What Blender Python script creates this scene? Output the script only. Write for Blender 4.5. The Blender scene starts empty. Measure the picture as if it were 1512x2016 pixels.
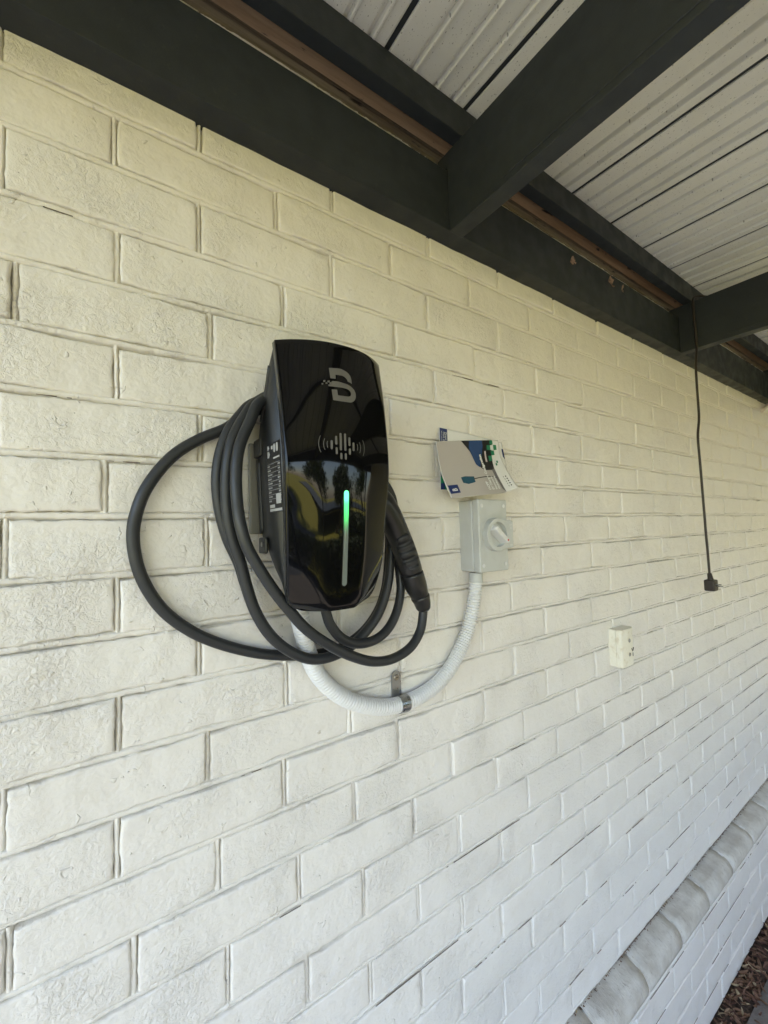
import bpy, bmesh, math, random
from mathutils import Vector, Matrix, noise

# ------------------------------------------------------------------ camera, world, sun, exposure
sc = bpy.context.scene
COL = sc.collection
cam_d = bpy.data.cameras.new('camera')
cam = bpy.data.objects.new('camera', cam_d); COL.objects.link(cam); sc.camera = cam
cam_d.sensor_fit = 'HORIZONTAL'; cam_d.sensor_width = 36.0
cam_d.lens = 818.0 / 1512.0 * 36.0
cam_d.clip_start = 0.02; cam_d.clip_end = 500.0
YAW, PITCH, ROLL = math.radians(34.664), math.radians(2.553), math.radians(-1.601)
_f = Vector((math.sin(YAW)*math.cos(PITCH), math.cos(YAW)*math.cos(PITCH), math.sin(PITCH)))
_r = Vector((math.cos(YAW), -math.sin(YAW), 0.0)); _u = _r.cross(_f)
_r2 = _r*math.cos(ROLL) + _u*math.sin(ROLL); _u2 = -_r*math.sin(ROLL) + _u*math.cos(ROLL)
M = Matrix.Identity(4)
for i in range(3):
    M[i][0], M[i][1], M[i][2] = _r2[i], _u2[i], -_f[i]
M[1][3] = -0.7154
cam.matrix_world = M

SUN_EL, SUN_AZ = 55.0, 206.0      # azimuth: direction the sun stands in, degrees from +Y towards +X
w = bpy.data.worlds.new('World'); sc.world = w; w.use_nodes = True
nt = w.node_tree; bg = nt.nodes['Background']
sky = nt.nodes.new('ShaderNodeTexSky'); sky.sky_type = 'NISHITA'; sky.sun_disc = False
sky.sun_elevation = math.radians(SUN_EL); sky.sun_rotation = math.radians(SUN_AZ)
nt.links.new(sky.outputs[0], bg.inputs[0]); bg.inputs[1].default_value = 0.15
sd = bpy.data.lights.new('sun', 'SUN'); sd.energy = 4.6; sd.angle = math.radians(0.53); sd.color = (1.0, 0.94, 0.84)
so = bpy.data.objects.new('sun', sd); COL.objects.link(so)
_e, _a = math.radians(SUN_EL), math.radians(SUN_AZ)
sdir = Vector((math.sin(_a)*math.cos(_e), math.cos(_a)*math.cos(_e), math.sin(_e)))
so.rotation_euler = sdir.to_track_quat('Z', 'Y').to_euler(); so.location = sdir*20
sc.view_settings.view_transform = 'Standard'; sc.view_settings.look = 'None'
sc.view_settings.gamma = 1.0; sc.view_settings.use_curve_mapping = False
sc.view_settings.exposure = 2.3
try:
    sc.cycles.max_bounces = 6; sc.cycles.diffuse_bounces = 4; sc.cycles.glossy_bounces = 3; sc.cycles.transmission_bounces = 2
except Exception: pass

GZ = -1.78            # ground level; the camera is the origin of heights
rnd = random.Random(7)

# ------------------------------------------------------------------ helpers
def mesh(name, verts, faces, smooth=False):
    me = bpy.data.meshes.new(name); me.from_pydata([tuple(v) for v in verts], [], faces); me.update()
    if smooth: me.polygons.foreach_set('use_smooth', [True]*len(me.polygons))
    return me
def bm_mesh(name, bm, smooth=False):
    bmesh.ops.recalc_face_normals(bm, faces=bm.faces)
    me = bpy.data.meshes.new(name); bm.to_mesh(me); bm.free()
    if smooth: me.polygons.foreach_set('use_smooth', [True]*len(me.polygons))
    return me
def obj(name, me, mt, parent=None, label=None, category=None, group=None, kind=None):
    o = bpy.data.objects.new(name, me); COL.objects.link(o)
    if mt is not None and not me.materials: me.materials.append(mt)
    if parent is not None:
        o.parent = parent; o.matrix_parent_inverse = wm(parent).inverted()
    for k, v in (('label', label), ('category', category), ('group', group), ('kind', kind)):
        if v: o[k] = v
    return o
def wm(o):
    m = o.matrix_basis.copy() if o.parent is None else wm(o.parent) @ o.matrix_parent_inverse @ o.matrix_basis
    return m
def thing(name, loc, label, category, group=None):
    o = bpy.data.objects.new(name, None); COL.objects.link(o); o.location = loc; o.empty_display_size = 0.05
    o['label'] = label; o['category'] = category
    if group: o['group'] = group
    return o
def box(x0, x1, y0, y1, z0, z1, bev=0.0, seg=2):
    bm = bmesh.new(); bmesh.ops.create_cube(bm, size=1.0)
    for v in bm.verts:
        v.co = Vector(((x0+x1)/2+v.co.x*(x1-x0), (y0+y1)/2+v.co.y*(y1-y0), (z0+z1)/2+v.co.z*(z1-z0)))
    if bev > 0: bmesh.ops.bevel(bm, geom=bm.edges[:], offset=bev, segments=seg, profile=0.6, affect='EDGES')
    return bm
def boxm(name, *a, **k): return bm_mesh(name, box(*a, **k))
def prism(name, prof, axis, a, b, smooth=False):
    """closed profile (list of 2-tuples in the two other axes) extruded along axis from a to b"""
    def P(p, t):
        if axis == 0: return (t, p[0], p[1])
        if axis == 1: return (p[0], t, p[1])
        return (p[0], p[1], t)
    n = len(prof); vs = [P(p, a) for p in prof]+[P(p, b) for p in prof]
    fs = [(i, (i+1) % n, n+(i+1) % n, n+i) for i in range(n)]+[tuple(range(n))[::-1], tuple(range(n, 2*n))]
    bm = bmesh.new(); bv = [bm.verts.new(v) for v in vs]
    for f in fs: bm.faces.new([bv[i] for i in f])
    return bm_mesh(name, bm, smooth)
def crom(pts, step):
    """Catmull-Rom resample of a list of vectors"""
    P = [Vector(p) for p in pts]; out = []
    for i in range(len(P)-1):
        p0 = P[i-1] if i else P[0]*2-P[1]; p1, p2 = P[i], P[i+1]; p3 = P[i+2] if i+2 < len(P) else P[-1]*2-P[-2]
        n = max(1, int((p2-p1).length/step+.5))
        for k in range(n):
            t = k/n
            out.append(0.5*((2*p1)+(p2-p0)*t+(2*p0-5*p1+4*p2-p3)*t*t+(3*p1-p0-3*p2+p3)*t**3))
    out.append(P[-1]); return out
def tube_data(path, rad, seg=12, squash=None):
    """rad: number or function(i, n) ; parallel transported rings; returns verts, faces"""
    n = len(path); T = []
    for i in range(n):
        d = path[min(i+1, n-1)]-path[max(i-1, 0)]; T.append(d.normalized())
    up = Vector((0, 1, 0)) if abs(T[0].y) < .9 else Vector((1, 0, 0))
    N = (up-T[0]*up.dot(T[0])).normalized(); vs = []; fs = []
    for i in range(n):
        N = (N-T[i]*N.dot(T[i])).normalized(); B = T[i].cross(N)
        r = rad(i, n) if callable(rad) else rad
        ra, rb = r if isinstance(r, tuple) else (r, r)
        for k in range(seg):
            a = 2*math.pi*k/seg
            vs.append(path[i]+N*math.cos(a)*ra+B*math.sin(a)*rb)
    for i in range(n-1):
        for k in range(seg):
            k2 = (k+1) % seg; fs.append((i*seg+k, i*seg+k2, (i+1)*seg+k2, (i+1)*seg+k))
    fs.append(tuple(range(seg))[::-1]); fs.append(tuple((n-1)*seg+k for k in range(seg)))
    return vs, fs
def tube(name, path, rad, seg=12): return mesh(name, *tube_data(path, rad, seg), smooth=True)
def cyl(name, c, axis, r, h, seg=24, r2=None, bev=0.0):
    c = Vector(c); ax = Vector(axis).normalized()
    p = [c, c+ax*h]; r2 = r if r2 is None else r2
    if bev:
        p = [c, c+ax*(h-bev), c+ax*h]; rr = [r, r2, r2-bev]
    else: rr = [r, r2]
    vs, fs = tube_data(p, lambda i, n: rr[i], seg); me = mesh(name, vs, fs); return me
def nz(x, y, z): return noise.noise(Vector((x, y, z)))
def interp(tab, x):
    tab = sorted(tab)
    if x <= tab[0][0]: return tab[0][1]
    for (a, va), (b, vb) in zip(tab, tab[1:]):
        if x <= b: return va+(vb-va)*(x-a)/(b-a)
    return tab[-1][1]
def smooth_interp(tab, x):
    tab = sorted(tab); xs = [t[0] for t in tab]; ys = [t[1] for t in tab]
    if x <= xs[0]: return ys[0]
    if x >= xs[-1]: return ys[-1]
    for i in range(len(xs)-1):
        if x <= xs[i+1]:
            h = xs[i+1]-xs[i]; t = (x-xs[i])/h
            m0 = (ys[i+1]-ys[i-1])/(xs[i+1]-xs[i-1]) if i else (ys[1]-ys[0])/h
            m1 = (ys[i+2]-ys[i])/(xs[i+2]-xs[i]) if i+2 < len(xs) else (ys[-1]-ys[-2])/h
            return (2*t**3-3*t*t+1)*ys[i]+(t**3-2*t*t+t)*h*m0+(-2*t**3+3*t*t)*ys[i+1]+(t**3-t*t)*h*m1

# ------------------------------------------------------------------ materials
def mat(name, col, rough=0.5, metal=0.0, spec=None, emit=None, estr=0.0):
    m = bpy.data.materials.new(name); m.use_nodes = True; b = m.node_tree.nodes['Principled BSDF']
    b.inputs['Base Color'].default_value = (*col, 1); b.inputs['Roughness'].default_value = rough; b.inputs['Metallic'].default_value = metal
    if spec is not None: b.inputs['Specular IOR Level'].default_value = spec
    if emit: b.inputs['Emission Color'].default_value = (*emit, 1); b.inputs['Emission Strength'].default_value = estr
    return m
class NG:
    def __init__(s, m): s.t = m.node_tree; s.b = s.t.nodes['Principled BSDF']; s.pos = None
    def n(s, typ, **kw):
        x = s.t.nodes.new(typ)
        for k, v in kw.items(): setattr(x, k, v)
        return x
    def l(s, a, b): s.t.links.new(a, b)
    def P(s, scale=None, rot=None):
        if s.pos is None: s.pos = s.n('ShaderNodeNewGeometry').outputs['Position']
        if scale is None: return s.pos
        mp = s.n('ShaderNodeMapping'); mp.inputs['Scale'].default_value = scale
        if rot: mp.inputs['Rotation'].default_value = rot
        s.l(s.pos, mp.inputs['Vector']); return mp.outputs[0]
    def noise(s, scale, detail=2, rough=.5, dist=0, vec=None):
        x = s.n('ShaderNodeTexNoise'); x.inputs['Scale'].default_value = scale; x.inputs['Detail'].default_value = detail
        x.inputs['Roughness'].default_value = rough; x.inputs['Distortion'].default_value = dist
        s.l(vec if vec is not None else s.P(), x.inputs['Vector']); return x.outputs['Fac']
    def voro(s, scale, feature='F1', vec=None, rand=1.0):
        x = s.n('ShaderNodeTexVoronoi', feature=feature); x.inputs['Scale'].default_value = scale; x.inputs['Randomness'].default_value = rand
        s.l(vec if vec is not None else s.P(), x.inputs['Vector']); return x
    def ramp(s, f, a, b, ca=0.0, cb=1.0):
        x = s.n('ShaderNodeMapRange'); x.interpolation_type = 'SMOOTHSTEP'
        for i, v in ((1, a), (2, b), (3, ca), (4, cb)): x.inputs[i].default_value = v
        s.l(f, x.inputs[0]); return x.outputs[0]
    def math(s, op, a, b):
        x = s.n('ShaderNodeMath', operation=op)
        for i, v in enumerate((a, b)):
            if isinstance(v, (int, float)): x.inputs[i].default_value = v
            else: s.l(v, x.inputs[i])
        return x.outputs[0]
    def mix(s, f, a, b):
        x = s.n('ShaderNodeMix', data_type='RGBA')
        if isinstance(f, (int, float)): x.inputs[0].default_value = f
        else: s.l(f, x.inputs[0])
        for i, v in ((6, a), (7, b)):
            if isinstance(v, tuple): x.inputs[i].default_value = (*v, 1)
            else: s.l(v, x.inputs[i])
        return x.outputs[2]
    def col(s, c): s.l(c, s.b.inputs['Base Color'])
    def rough(s, c): s.l(c, s.b.inputs['Roughness'])
    def bump(s, h, dist, strength=1.0, prev=None):
        x = s.n('ShaderNodeBump'); x.inputs['Distance'].default_value = dist; x.inputs['Strength'].default_value = strength
        s.l(h, x.inputs['Height'])
        if prev is not None: s.l(prev, x.inputs['Normal'])
        return x.outputs[0]
    def normal(s, n): s.l(n, s.b.inputs['Normal'])

def paint_material(name, base):
    m = mat(name, base, .38, spec=.5); g = NG(m)
    low = g.n('ShaderNodeSeparateXYZ'); g.l(g.P(), low.inputs[0])
    fine = g.noise(24, 3, .65)
    c = g.mix(g.ramp(fine, .52, .8, 0, .45), base, tuple(v*f for v, f in zip(base, (.92, .91, .87))))
    grime = g.ramp(g.noise(4.5, 4, .7, .3), .54, .74, 0, .22)
    c = g.mix(grime, c, tuple(v*f for v, f in zip(base, (.80, .755, .70))))
    # a few chips and scuffs where the red brick shows through
    chip = g.math('MULTIPLY', g.ramp(g.noise(11, 4, .7, .4), .70, .76), g.ramp(low.outputs[2], -.45, -.75))
    c = g.mix(g.math('MULTIPLY', chip, .5), c, (.36, .17, .12))
    speck = g.voro(38); keep = g.n('ShaderNodeSeparateColor'); g.l(speck.outputs['Color'], keep.inputs[0])
    sp = g.math('MULTIPLY', g.ramp(speck.outputs['Distance'], .05, .025), g.ramp(keep.outputs[0], .93, .94))
    c = g.mix(sp, c, (.06, .05, .04))
    g.col(c)
    # brushed and rolled paint: crisp stipple in patches, soft undulation, ragged blobs
    rgh = g.ramp(g.noise(7, 2, .5), .37, .72, .12, 1.0)
    fb = g.noise(125, 4, .68, .6)
    st = g.math('MULTIPLY', fb, g.math('MULTIPLY', rgh, 1.0))
    broad = g.math('MULTIPLY', fine, .8)
    blob = g.ramp(g.noise(58, 1, .5, 1.2), .70, .78, 0, .24)
    h = g.math('ADD', g.math('ADD', st, broad), blob)
    g.normal(g.bump(h, .0050, 1.0)); return m

M_PAINT = paint_material('cream_wall_paint', (.80, .77, .722))

def beam_paint(name, base):
    m = mat(name, base, .5, spec=.3); g = NG(m)
    c = g.mix(g.ramp(g.noise(7, 5, .65), .4, .75), base, tuple(v*1.12+.001 for v in base))
    dust = g.math('MULTIPLY', g.ramp(g.noise(60, 3, .6), .62, .75), .35)
    c = g.mix(dust, c, (.06, .058, .05)); g.col(c)
    g.rough(g.ramp(g.noise(20, 2), .3, .7, .42, .65))
    n1 = g.bump(g.noise(30, 4, .6, 0, g.P((.15, 1, 1))), .0012, .6); g.normal(g.bump(g.noise(260, 2), .0005, .5, n1)); return m
M_BEAM = beam_paint('charcoal_beam_paint', (.026, .0305, .035))

def sheet_material():
    base = (.76, .76, .72); m = mat('roof_sheet_enamel', base, .38); g = NG(m)
    c = g.mix(g.ramp(g.noise(3, 4, .6), .35, .7), base, (.68, .675, .63))
    v = g.voro(1.0, vec=g.P((150, 74, 1), (0, 0, .35))); keep = g.n('ShaderNodeSeparateColor'); g.l(v.outputs['Color'], keep.inputs[0])
    dash = g.math('MULTIPLY', g.ramp(v.outputs['Distance'], .16, .10), g.ramp(keep.outputs[0], .25, .3))
    v2 = g.voro(1.0, vec=g.P((260, 130, 1), (0, 0, -.3)))
    dash2 = g.math('MULTIPLY', g.ramp(v2.outputs['Distance'], .15, .09), .6)
    c = g.mix(g.math('MAXIMUM', g.math('MULTIPLY', dash, .7), dash2), c, (.16, .15, .135)); g.col(c)
    g.normal(g.bump(g.noise(14, 2), .0015, .4)); return m
M_SHEET = sheet_material()
def wood_mat(name, a, b, c_, scale):
    m = mat(name, a, .8); g = NG(m)
    f = g.noise(1, 5, .65, .3, g.P(scale)); c = g.mix(g.ramp(f, .3, .7), a, b)
    f2 = g.noise(1, 3, .6, 0, g.P((14, 90, 90))); c = g.mix(g.ramp(f2, .62, .7), c, c_); g.col(c)
    g.normal(g.bump(f, .002, .8)); return m
M_FASCIA = wood_mat('weathered_brown_fascia', (.30, .185, .09), (.44, .29, .16), (.03, .022, .015), (4, 60, 60))
M_PLATE = wood_mat('dusty_timber', (.30, .25, .17), (.16, .12, .075), (.04, .03, .02), (5, 120, 120))
M_BLACKGLOSS = mat('gloss_black_panel', (.004, .004, .0045), .04, spec=.27)
M_BODY = mat('satin_black_plastic', (.016, .017, .018), .38)
g = NG(M_BODY); g.normal(g.bump(g.noise(900, 2), .0002, .5))
M_TRIM = mat('dark_trim_plastic', (.035, .036, .037), .28)
M_RUB = mat('black_rubber_cable', (.022, .024, .027), .42)
g = NG(M_RUB); g.normal(g.bump(g.noise(380, 2), .0003, .4)); g.rough(g.ramp(g.noise(25, 3), .3, .7, .36, .55))
M_CONN = mat('black_connector_plastic', (.012, .0125, .013), .33)
M_GRIP = mat('black_rubber_grip', (.018, .019, .020), .5)
M_MARK = mat('silver_print', (.125, .12, .11), .35)
M_MARKD = mat('dim_silver_print', (.10, .10, .095), .4)
M_WHITE = mat('white_print', (.78, .78, .76), .5); M_LABELTXT = mat('label_print', (.42, .42, .41), .5)
M_LABELBG = mat('black_label', (.012, .012, .013), .45)
M_COND = mat('white_conduit_pvc', (.74, .74, .74), .35)
M_ISO = mat('light_grey_abs', (.53, .545, .53), .36)
g = NG(M_ISO); g.col(g.mix(g.ramp(g.noise(30, 3), .4, .75), (.53, .545, .53), (.49, .50, .48)))
M_KNOB = mat('pale_grey_knob', (.70, .70, .69), .35)
M_STEEL = mat('zinc_steel', (.36, .37, .38), .28, 1.0)
g = NG(M_STEEL); g.rough(g.ramp(g.noise(90, 3), .3, .7, .2, .45))
M_BRASS = mat('dull_screw', (.36, .33, .28), .4, 1.0)
M_RED = mat('red_mark', (.55, .05, .03), .4)
M_SOCK = mat('aged_cream_plastic', (.80, .75, .58), .4)
g = NG(M_SOCK); g.col(g.mix(g.ramp(g.noise(45, 4, .6), .5, .75), (.82, .79, .68), (.68, .62, .48)))
M_SOCKD = mat('dirty_socket_top', (.16, .09, .06), .8)
M_DARK = mat('dark_hole', (.01, .01, .01), .6)
M_CORD = mat('brown_black_cord', (.022, .016, .014), .45)

# ------------------------------------------------------------------ brick wall
BED=[0.6341, 0.551, 0.4582, 0.3707, 0.2829, 0.1953, 0.1103, 0.0265, -0.0593, -0.1458, -0.2294, -0.3136, -0.3975, -0.4841, -0.568, -0.6525, -0.7473, -0.8319, -0.9155, -1.0046, -1.0902, -1.1794, -1.2617, -1.3451]
PERP=[[-1.106, -0.859, -0.61, -0.358, -0.11, 0.14, 0.389, 0.643, 0.888, 1.142, 1.394, 1.646, 1.9, 2.146, 2.393, 2.639, 2.888, 3.133, 3.383, 3.634],
[-1.233, -0.983, -0.73, -0.48, -0.232, 0.02, 0.272, 0.53, 0.775, 1.021, 1.27, 1.526, 1.77, 2.018, 2.267, 2.515, 2.767, 3.016, 3.263, 3.513, 3.766],
[-1.107, -0.861, -0.61, -0.357, -0.106, 0.138, 0.384, 0.633, 0.88, 1.133, 1.381, 1.633, 1.867, 2.11, 2.365, 2.616, 2.871, 3.124, 3.373, 3.619],
[-1.228, -0.978, -0.725, -0.474, -0.225, 0.024, 0.281, 0.535, 0.786, 1.039, 1.286, 1.54, 1.781, 2.023, 2.26, 2.509, 2.757, 3.005, 3.255, 3.508, 3.759],
[-1.35, -1.097, -0.845, -0.595, -0.343, -0.091, 0.155, 0.4, 0.646, 0.892, 1.13, 1.381, 1.628, 1.879, 2.129, 2.375, 2.625, 2.873, 3.125, 3.378, 3.63],
[-1.225, -0.976, -0.725, -0.476, -0.225, 0.023, 0.269, 0.515, 0.759, 1.014, 1.264, 1.5, 1.757, 2.005, 2.254, 2.5, 2.747, 3.002, 3.25, 3.501, 3.753],
[-1.117, -0.863, -0.61, -0.361, -0.11, 0.138, 0.39, 0.641, 0.885, 1.128, 1.379, 1.623, 1.875, 2.122, 2.369, 2.615, 2.861, 3.111, 3.358, 3.613],
[-1.236, -0.989, -0.737, -0.489, -0.239, 0.009, 0.259, 0.508, 0.758, 1.007, 1.258, 1.499, 1.748, 1.994, 2.248, 2.5, 2.75, 3.003, 3.256, 3.507, 3.761],
[-1.1, -0.848, -0.598, -0.347, -0.098, 0.146, 0.403, 0.659, 0.905, 1.152, 1.402, 1.651, 1.88, 2.127, 2.379, 2.632, 2.887, 3.14, 3.391, 3.637],
[-1.221, -0.97, -0.72, -0.472, -0.226, 0.024, 0.276, 0.527, 0.779, 1.03, 1.287, 1.545, 1.792, 2.039, 2.285, 2.538, 2.79, 3.036, 3.285, 3.531, 3.778],
[-1.115, -0.866, -0.614, -0.364, -0.115, 0.133, 0.382, 0.632, 0.89, 1.15, 1.398, 1.663, 1.909, 2.164, 2.413, 2.659, 2.904, 3.15, 3.405, 3.655],
[-1.222, -0.975, -0.726, -0.474, -0.222, 0.026, 0.276, 0.526, 0.776, 1.031, 1.276, 1.527, 1.778, 2.027, 2.272, 2.526, 2.774, 3.026, 3.273, 3.525, 3.778],
[-1.349, -1.097, -0.845, -0.596, -0.345, -0.097, 0.145, 0.402, 0.648, 0.893, 1.144, 1.395, 1.646, 1.89, 2.139, 2.393, 2.64, 2.894, 3.146, 3.401, 3.65],
[-1.223, -0.974, -0.728, -0.481, -0.229, 0.024, 0.269, 0.514, 0.774, 1.029, 1.279, 1.529, 1.777, 2.03, 2.284, 2.53, 2.777, 3.03, 3.284, 3.532, 3.78],
[-1.339, -1.09, -0.842, -0.589, -0.339, -0.089, 0.159, 0.409, 0.662, 0.92, 1.17, 1.423, 1.67, 1.924, 2.177, 2.425, 2.68, 2.932, 3.185, 3.431, 3.676],
[-1.203, -0.957, -0.704, -0.455, -0.203, 0.045, 0.293, 0.549, 0.81, 1.063, 1.313, 1.566, 1.812, 2.062, 2.307, 2.561, 2.811, 3.056, 3.302, 3.553, 3.798],
[-1.33, -1.079, -0.83, -0.581, -0.331, -0.08, 0.172, 0.424, 0.679, 0.926, 1.177, 1.424, 1.672, 1.925, 2.171, 2.419, 2.666, 2.916, 3.161, 3.406, 3.656],
[-1.192, -0.941, -0.692, -0.443, -0.195, 0.053, 0.306, 0.556, 0.816, 1.071, 1.316, 1.566, 1.814, 2.065, 2.312, 2.559, 2.812, 3.06, 3.309, 3.563, 3.811],
[-1.323, -1.069, -0.818, -0.564, -0.315, -0.066, 0.183, 0.435, 0.681, 0.934, 1.181, 1.433, 1.679, 1.927, 2.182, 2.436, 2.686, 2.939, 3.19, 3.44, 3.693],
[-1.193, -0.944, -0.694, -0.445, -0.198, 0.056, 0.303, 0.556, 0.807, 1.057, 1.311, 1.56, 1.813, 2.059, 2.31, 2.563, 2.818, 3.065, 3.312, 3.566, 3.815],
[-1.332, -1.081, -0.83, -0.58, -0.33, -0.082, 0.169, 0.417, 0.671, 0.918, 1.172, 1.427, 1.681, 1.932, 2.185, 2.439, 2.687, 2.941, 3.195, 3.445, 3.695],
[-1.205, -0.955, -0.706, -0.453, -0.2, 0.05, 0.303, 0.551, 0.804, 1.052, 1.302, 1.554, 1.807, 2.062, 2.307, 2.559, 2.809, 3.061, 3.311, 3.562, 3.816],
[-1.326, -1.074, -0.82, -0.567, -0.314, -0.063, 0.19, 0.439, 0.688, 0.939, 1.194, 1.441, 1.691, 1.942, 2.195, 2.445, 2.699, 2.948, 3.2, 3.451, 3.702],
[-1.168, -0.92, -0.669, -0.415, -0.169, 0.081, 0.333, 0.581, 0.828, 1.08, 1.333, 1.578, 1.831, 2.082, 2.334, 2.584, 2.839, 3.087, 3.338, 3.583, 3.834]]

BED = [BED[0]+.258, BED[0]+.172, BED[0]+.0865] + BED
PERP = [[x-.126 for x in PERP[0]], [x+.004 for x in PERP[0]], [x-.126 for x in PERP[0]]] + PERP
for xs in PERP:
    while xs[-1] < 4.15: xs.append(xs[-1]+.25+.003*math.sin(len(xs)*3.1))
GAP = 0.0105
def in_view(x, z, y=0.0, m=0.04):
    v = Vector((x, y+.7154, z)); d = v.dot(_f)
    if d < .05: return False
    px = .5+818/1512*v.dot(_r2)/d; py = .5-818/2016*v.dot(_u2)/d
    return -m < px < 1+m and -m < py < 1+m
def brick_data(x0, x1, z0, z1, seed, fine, yf=0.0, into=1.0):
    """front of a brick as a cushion-edged sheet with uneven arrises; into=+1: front faces -Y at y=yf"""
    W, H = x1-x0, z1-z0
    nx, nzz = fine
    xs = [(0, .022), (0, .0026), (.0014, .0004), (.0042, 0)]+[(.0042+(W-.0084)*(k+1)/(nx+1), 0) for k in range(nx)]+[(W-.0042, 0), (W-.0014, .0004), (W, .0026), (W, .022)]
    zs = [(0, .022), (0, .0022), (.0013, .0003), (.0040, 0)]+[(.0040+(H-.0080)*(k+1)/(nzz+1), 0) for k in range(nzz)]+[(H-.0040, 0), (H-.0013, .0003), (H, .0026), (H, .022)]
    r = random.Random(seed); off = r.uniform(-.0016, .0016); tx = r.uniform(-.012, .012); tz = r.uniform(-.02, .02)
    sx = r.uniform(0, 50); rot = r.uniform(-.0022, .0022)
    vs = []
    for j, (zz, dz) in enumerate(zs):
        for i, (xx, dx) in enumerate(xs):
            ex = abs(xx/W-.5)*2; ez = abs(zz/H-.5)*2
            x = x0+xx; z = z0+zz
            ox = ex**3*(nz(z*38, sx, 1 if xx > W/2 else 2)*.0019+nz(z*110, sx, 3)*.0013)
            oz = ez**3*(nz(x*16, sx, 4 if zz > H/2 else 5)*.0030+nz(x*75, sx, 6)*.0018+nz(x*170, sx, 8)*.0010)+rot*(xx/W-.5)*2
            y = max(dx, dz)
            if y < .01:
                y += off+tx*(xx-W/2)*.5+tz*(zz-H/2)*.5+nz(x*9, z*9, seed*.37)*.0016+nz(x*34, z*34, seed*.7)*.0009
                cor = max(0, ex+ez-1.55)
                y += cor*cor*.008
            vs.append((x+ox, yf+into*y, z+oz))
    nX = len(xs); fs = []
    for j in range(len(zs)-1):
        for i in range(nX-1):
            a = j*nX+i; fs.append((a, a+1, a+nX+1, a+nX))
    return vs, fs
def put_bricks(owner, courses, yf, mt):
    """courses: list of (z0, z1, [perp xs]); visible bricks become children, the rest one mesh"""
    rv, rf = [], []; n = 0
    for ci, (z0, z1, xs) in enumerate(courses):
        for k in range(len(xs)-1):
            a, b = xs[k]+.0042, xs[k+1]-.0042
            vis = any(in_view(x, z, yf) for x in (a, (a+b)/2, b) for z in (z0, z1))
            dist = math.hypot((a+b)/2-.1, .7)
            fine = ((34, 9) if dist < .9 else (18, 6)) if vis else (6, 3)
            vs, fs = brick_data(a, b, z0, z1, ci*131+k*7+3, fine, yf)
            if vis:
                obj('brick', mesh('brick', vs, fs, True), mt, owner); n += 1
            else:
                o = len(rv); rv += vs; rf += [tuple(i+o for i in f) for f in fs]
    if rv: obj('brick_field', mesh('brick_field', rv, rf, True), mt, owner, kind='stuff')
    return n
def bed_strip(vs, fs, x0, x1, z, yf, seed, step=.009):
    prof = [(-.006, .018), (.0002, .0120), (.0014, .0040), (.0030, .0012), (.0080, .0006), (.0096, .0018), (.0108, .0062), (.015, .012)]
    o = len(vs); np_ = len(prof); XS_ = [x0]
    while XS_[-1] < x1: XS_.append(XS_[-1]+(.0042 if -.25 < XS_[-1] < 1.1 and step < .01 else step))
    n = len(XS_)-1
    for i in range(n+1):
        x = XS_[i]
        gapn = .0024*nz(x*5.5, seed, 3.1)+.0012*nz(x*40, seed, 7.7)
        lowz = max(0.0, min(1.0, (-.30-z)/.5)); dash = max(0.0, nz(x*6.5, seed*1.7, 8.8)+.18)
        gapn += lowz*(.0002+.0020*dash)+.0008*max(0, nz(x*5, seed*2.3, 1.9))
        dpt = .0016*nz(x*11, seed, 9.3)+.001*nz(x*60, seed, 1.3)
        zo = .002*nz(x*4, seed, 5.5)
        for k, (dz, dy) in enumerate(prof):
            lump = .0010*nz(x*90, seed+k*.8, 2.2)+.0009*nz(x*190, seed+k*1.8, 4.2)
            zz = z+dz+zo*.6+(gapn+lump*.5 if k in (2, 3) else (lump if k in (5, 6) else 0))
            vs.append((x, yf+max(.0006, dy+dpt*(1 if 1 < k < 6 else 0)+(lump if k < 6 else 0)), zz))
    for i in range(n):
        for k in range(np_-1):
            a = o+i*np_+k; fs.append((a, a+np_, a+np_+1, a+1))
def perp_strip(vs, fs, x, z0, z1, yf, seed):
    prof = [(-.009, .016), (-.0040, .0130), (-.0026, .0050), (.0000, .0034), (.0018, .0040), (.0032, .0085), (.010, .014)]
    n = 9; o = len(vs); np_ = len(prof); r = random.Random(seed); dep = r.choice((-.0022, -.0018, -.001, .0, .0012)); shut = r.random() < .28; sl = r.uniform(-.0018, .0018)
    for i in range(n+1):
        z = z0+(z1-z0)*i/n
        for k, (dx, dy) in enumerate(prof):
            q = 1 if 1 < k < 5 else 0
            if shut and k in (1, 2): dx -= .0022
            dy += .0018*q*min(1, max(0, x-.6))
            vs.append((x+dx+q*(sl*(i/n-.5)+.0013*nz(z*45, seed, k)), yf+max(.0006, dy+q*(dep+.0013*nz(z*60, seed, k*.7))), z))
    for i in range(n):
        for k in range(np_-1):
            a = o+i*np_+k; fs.append((a, a+1, a+np_+1, a+np_))

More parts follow.
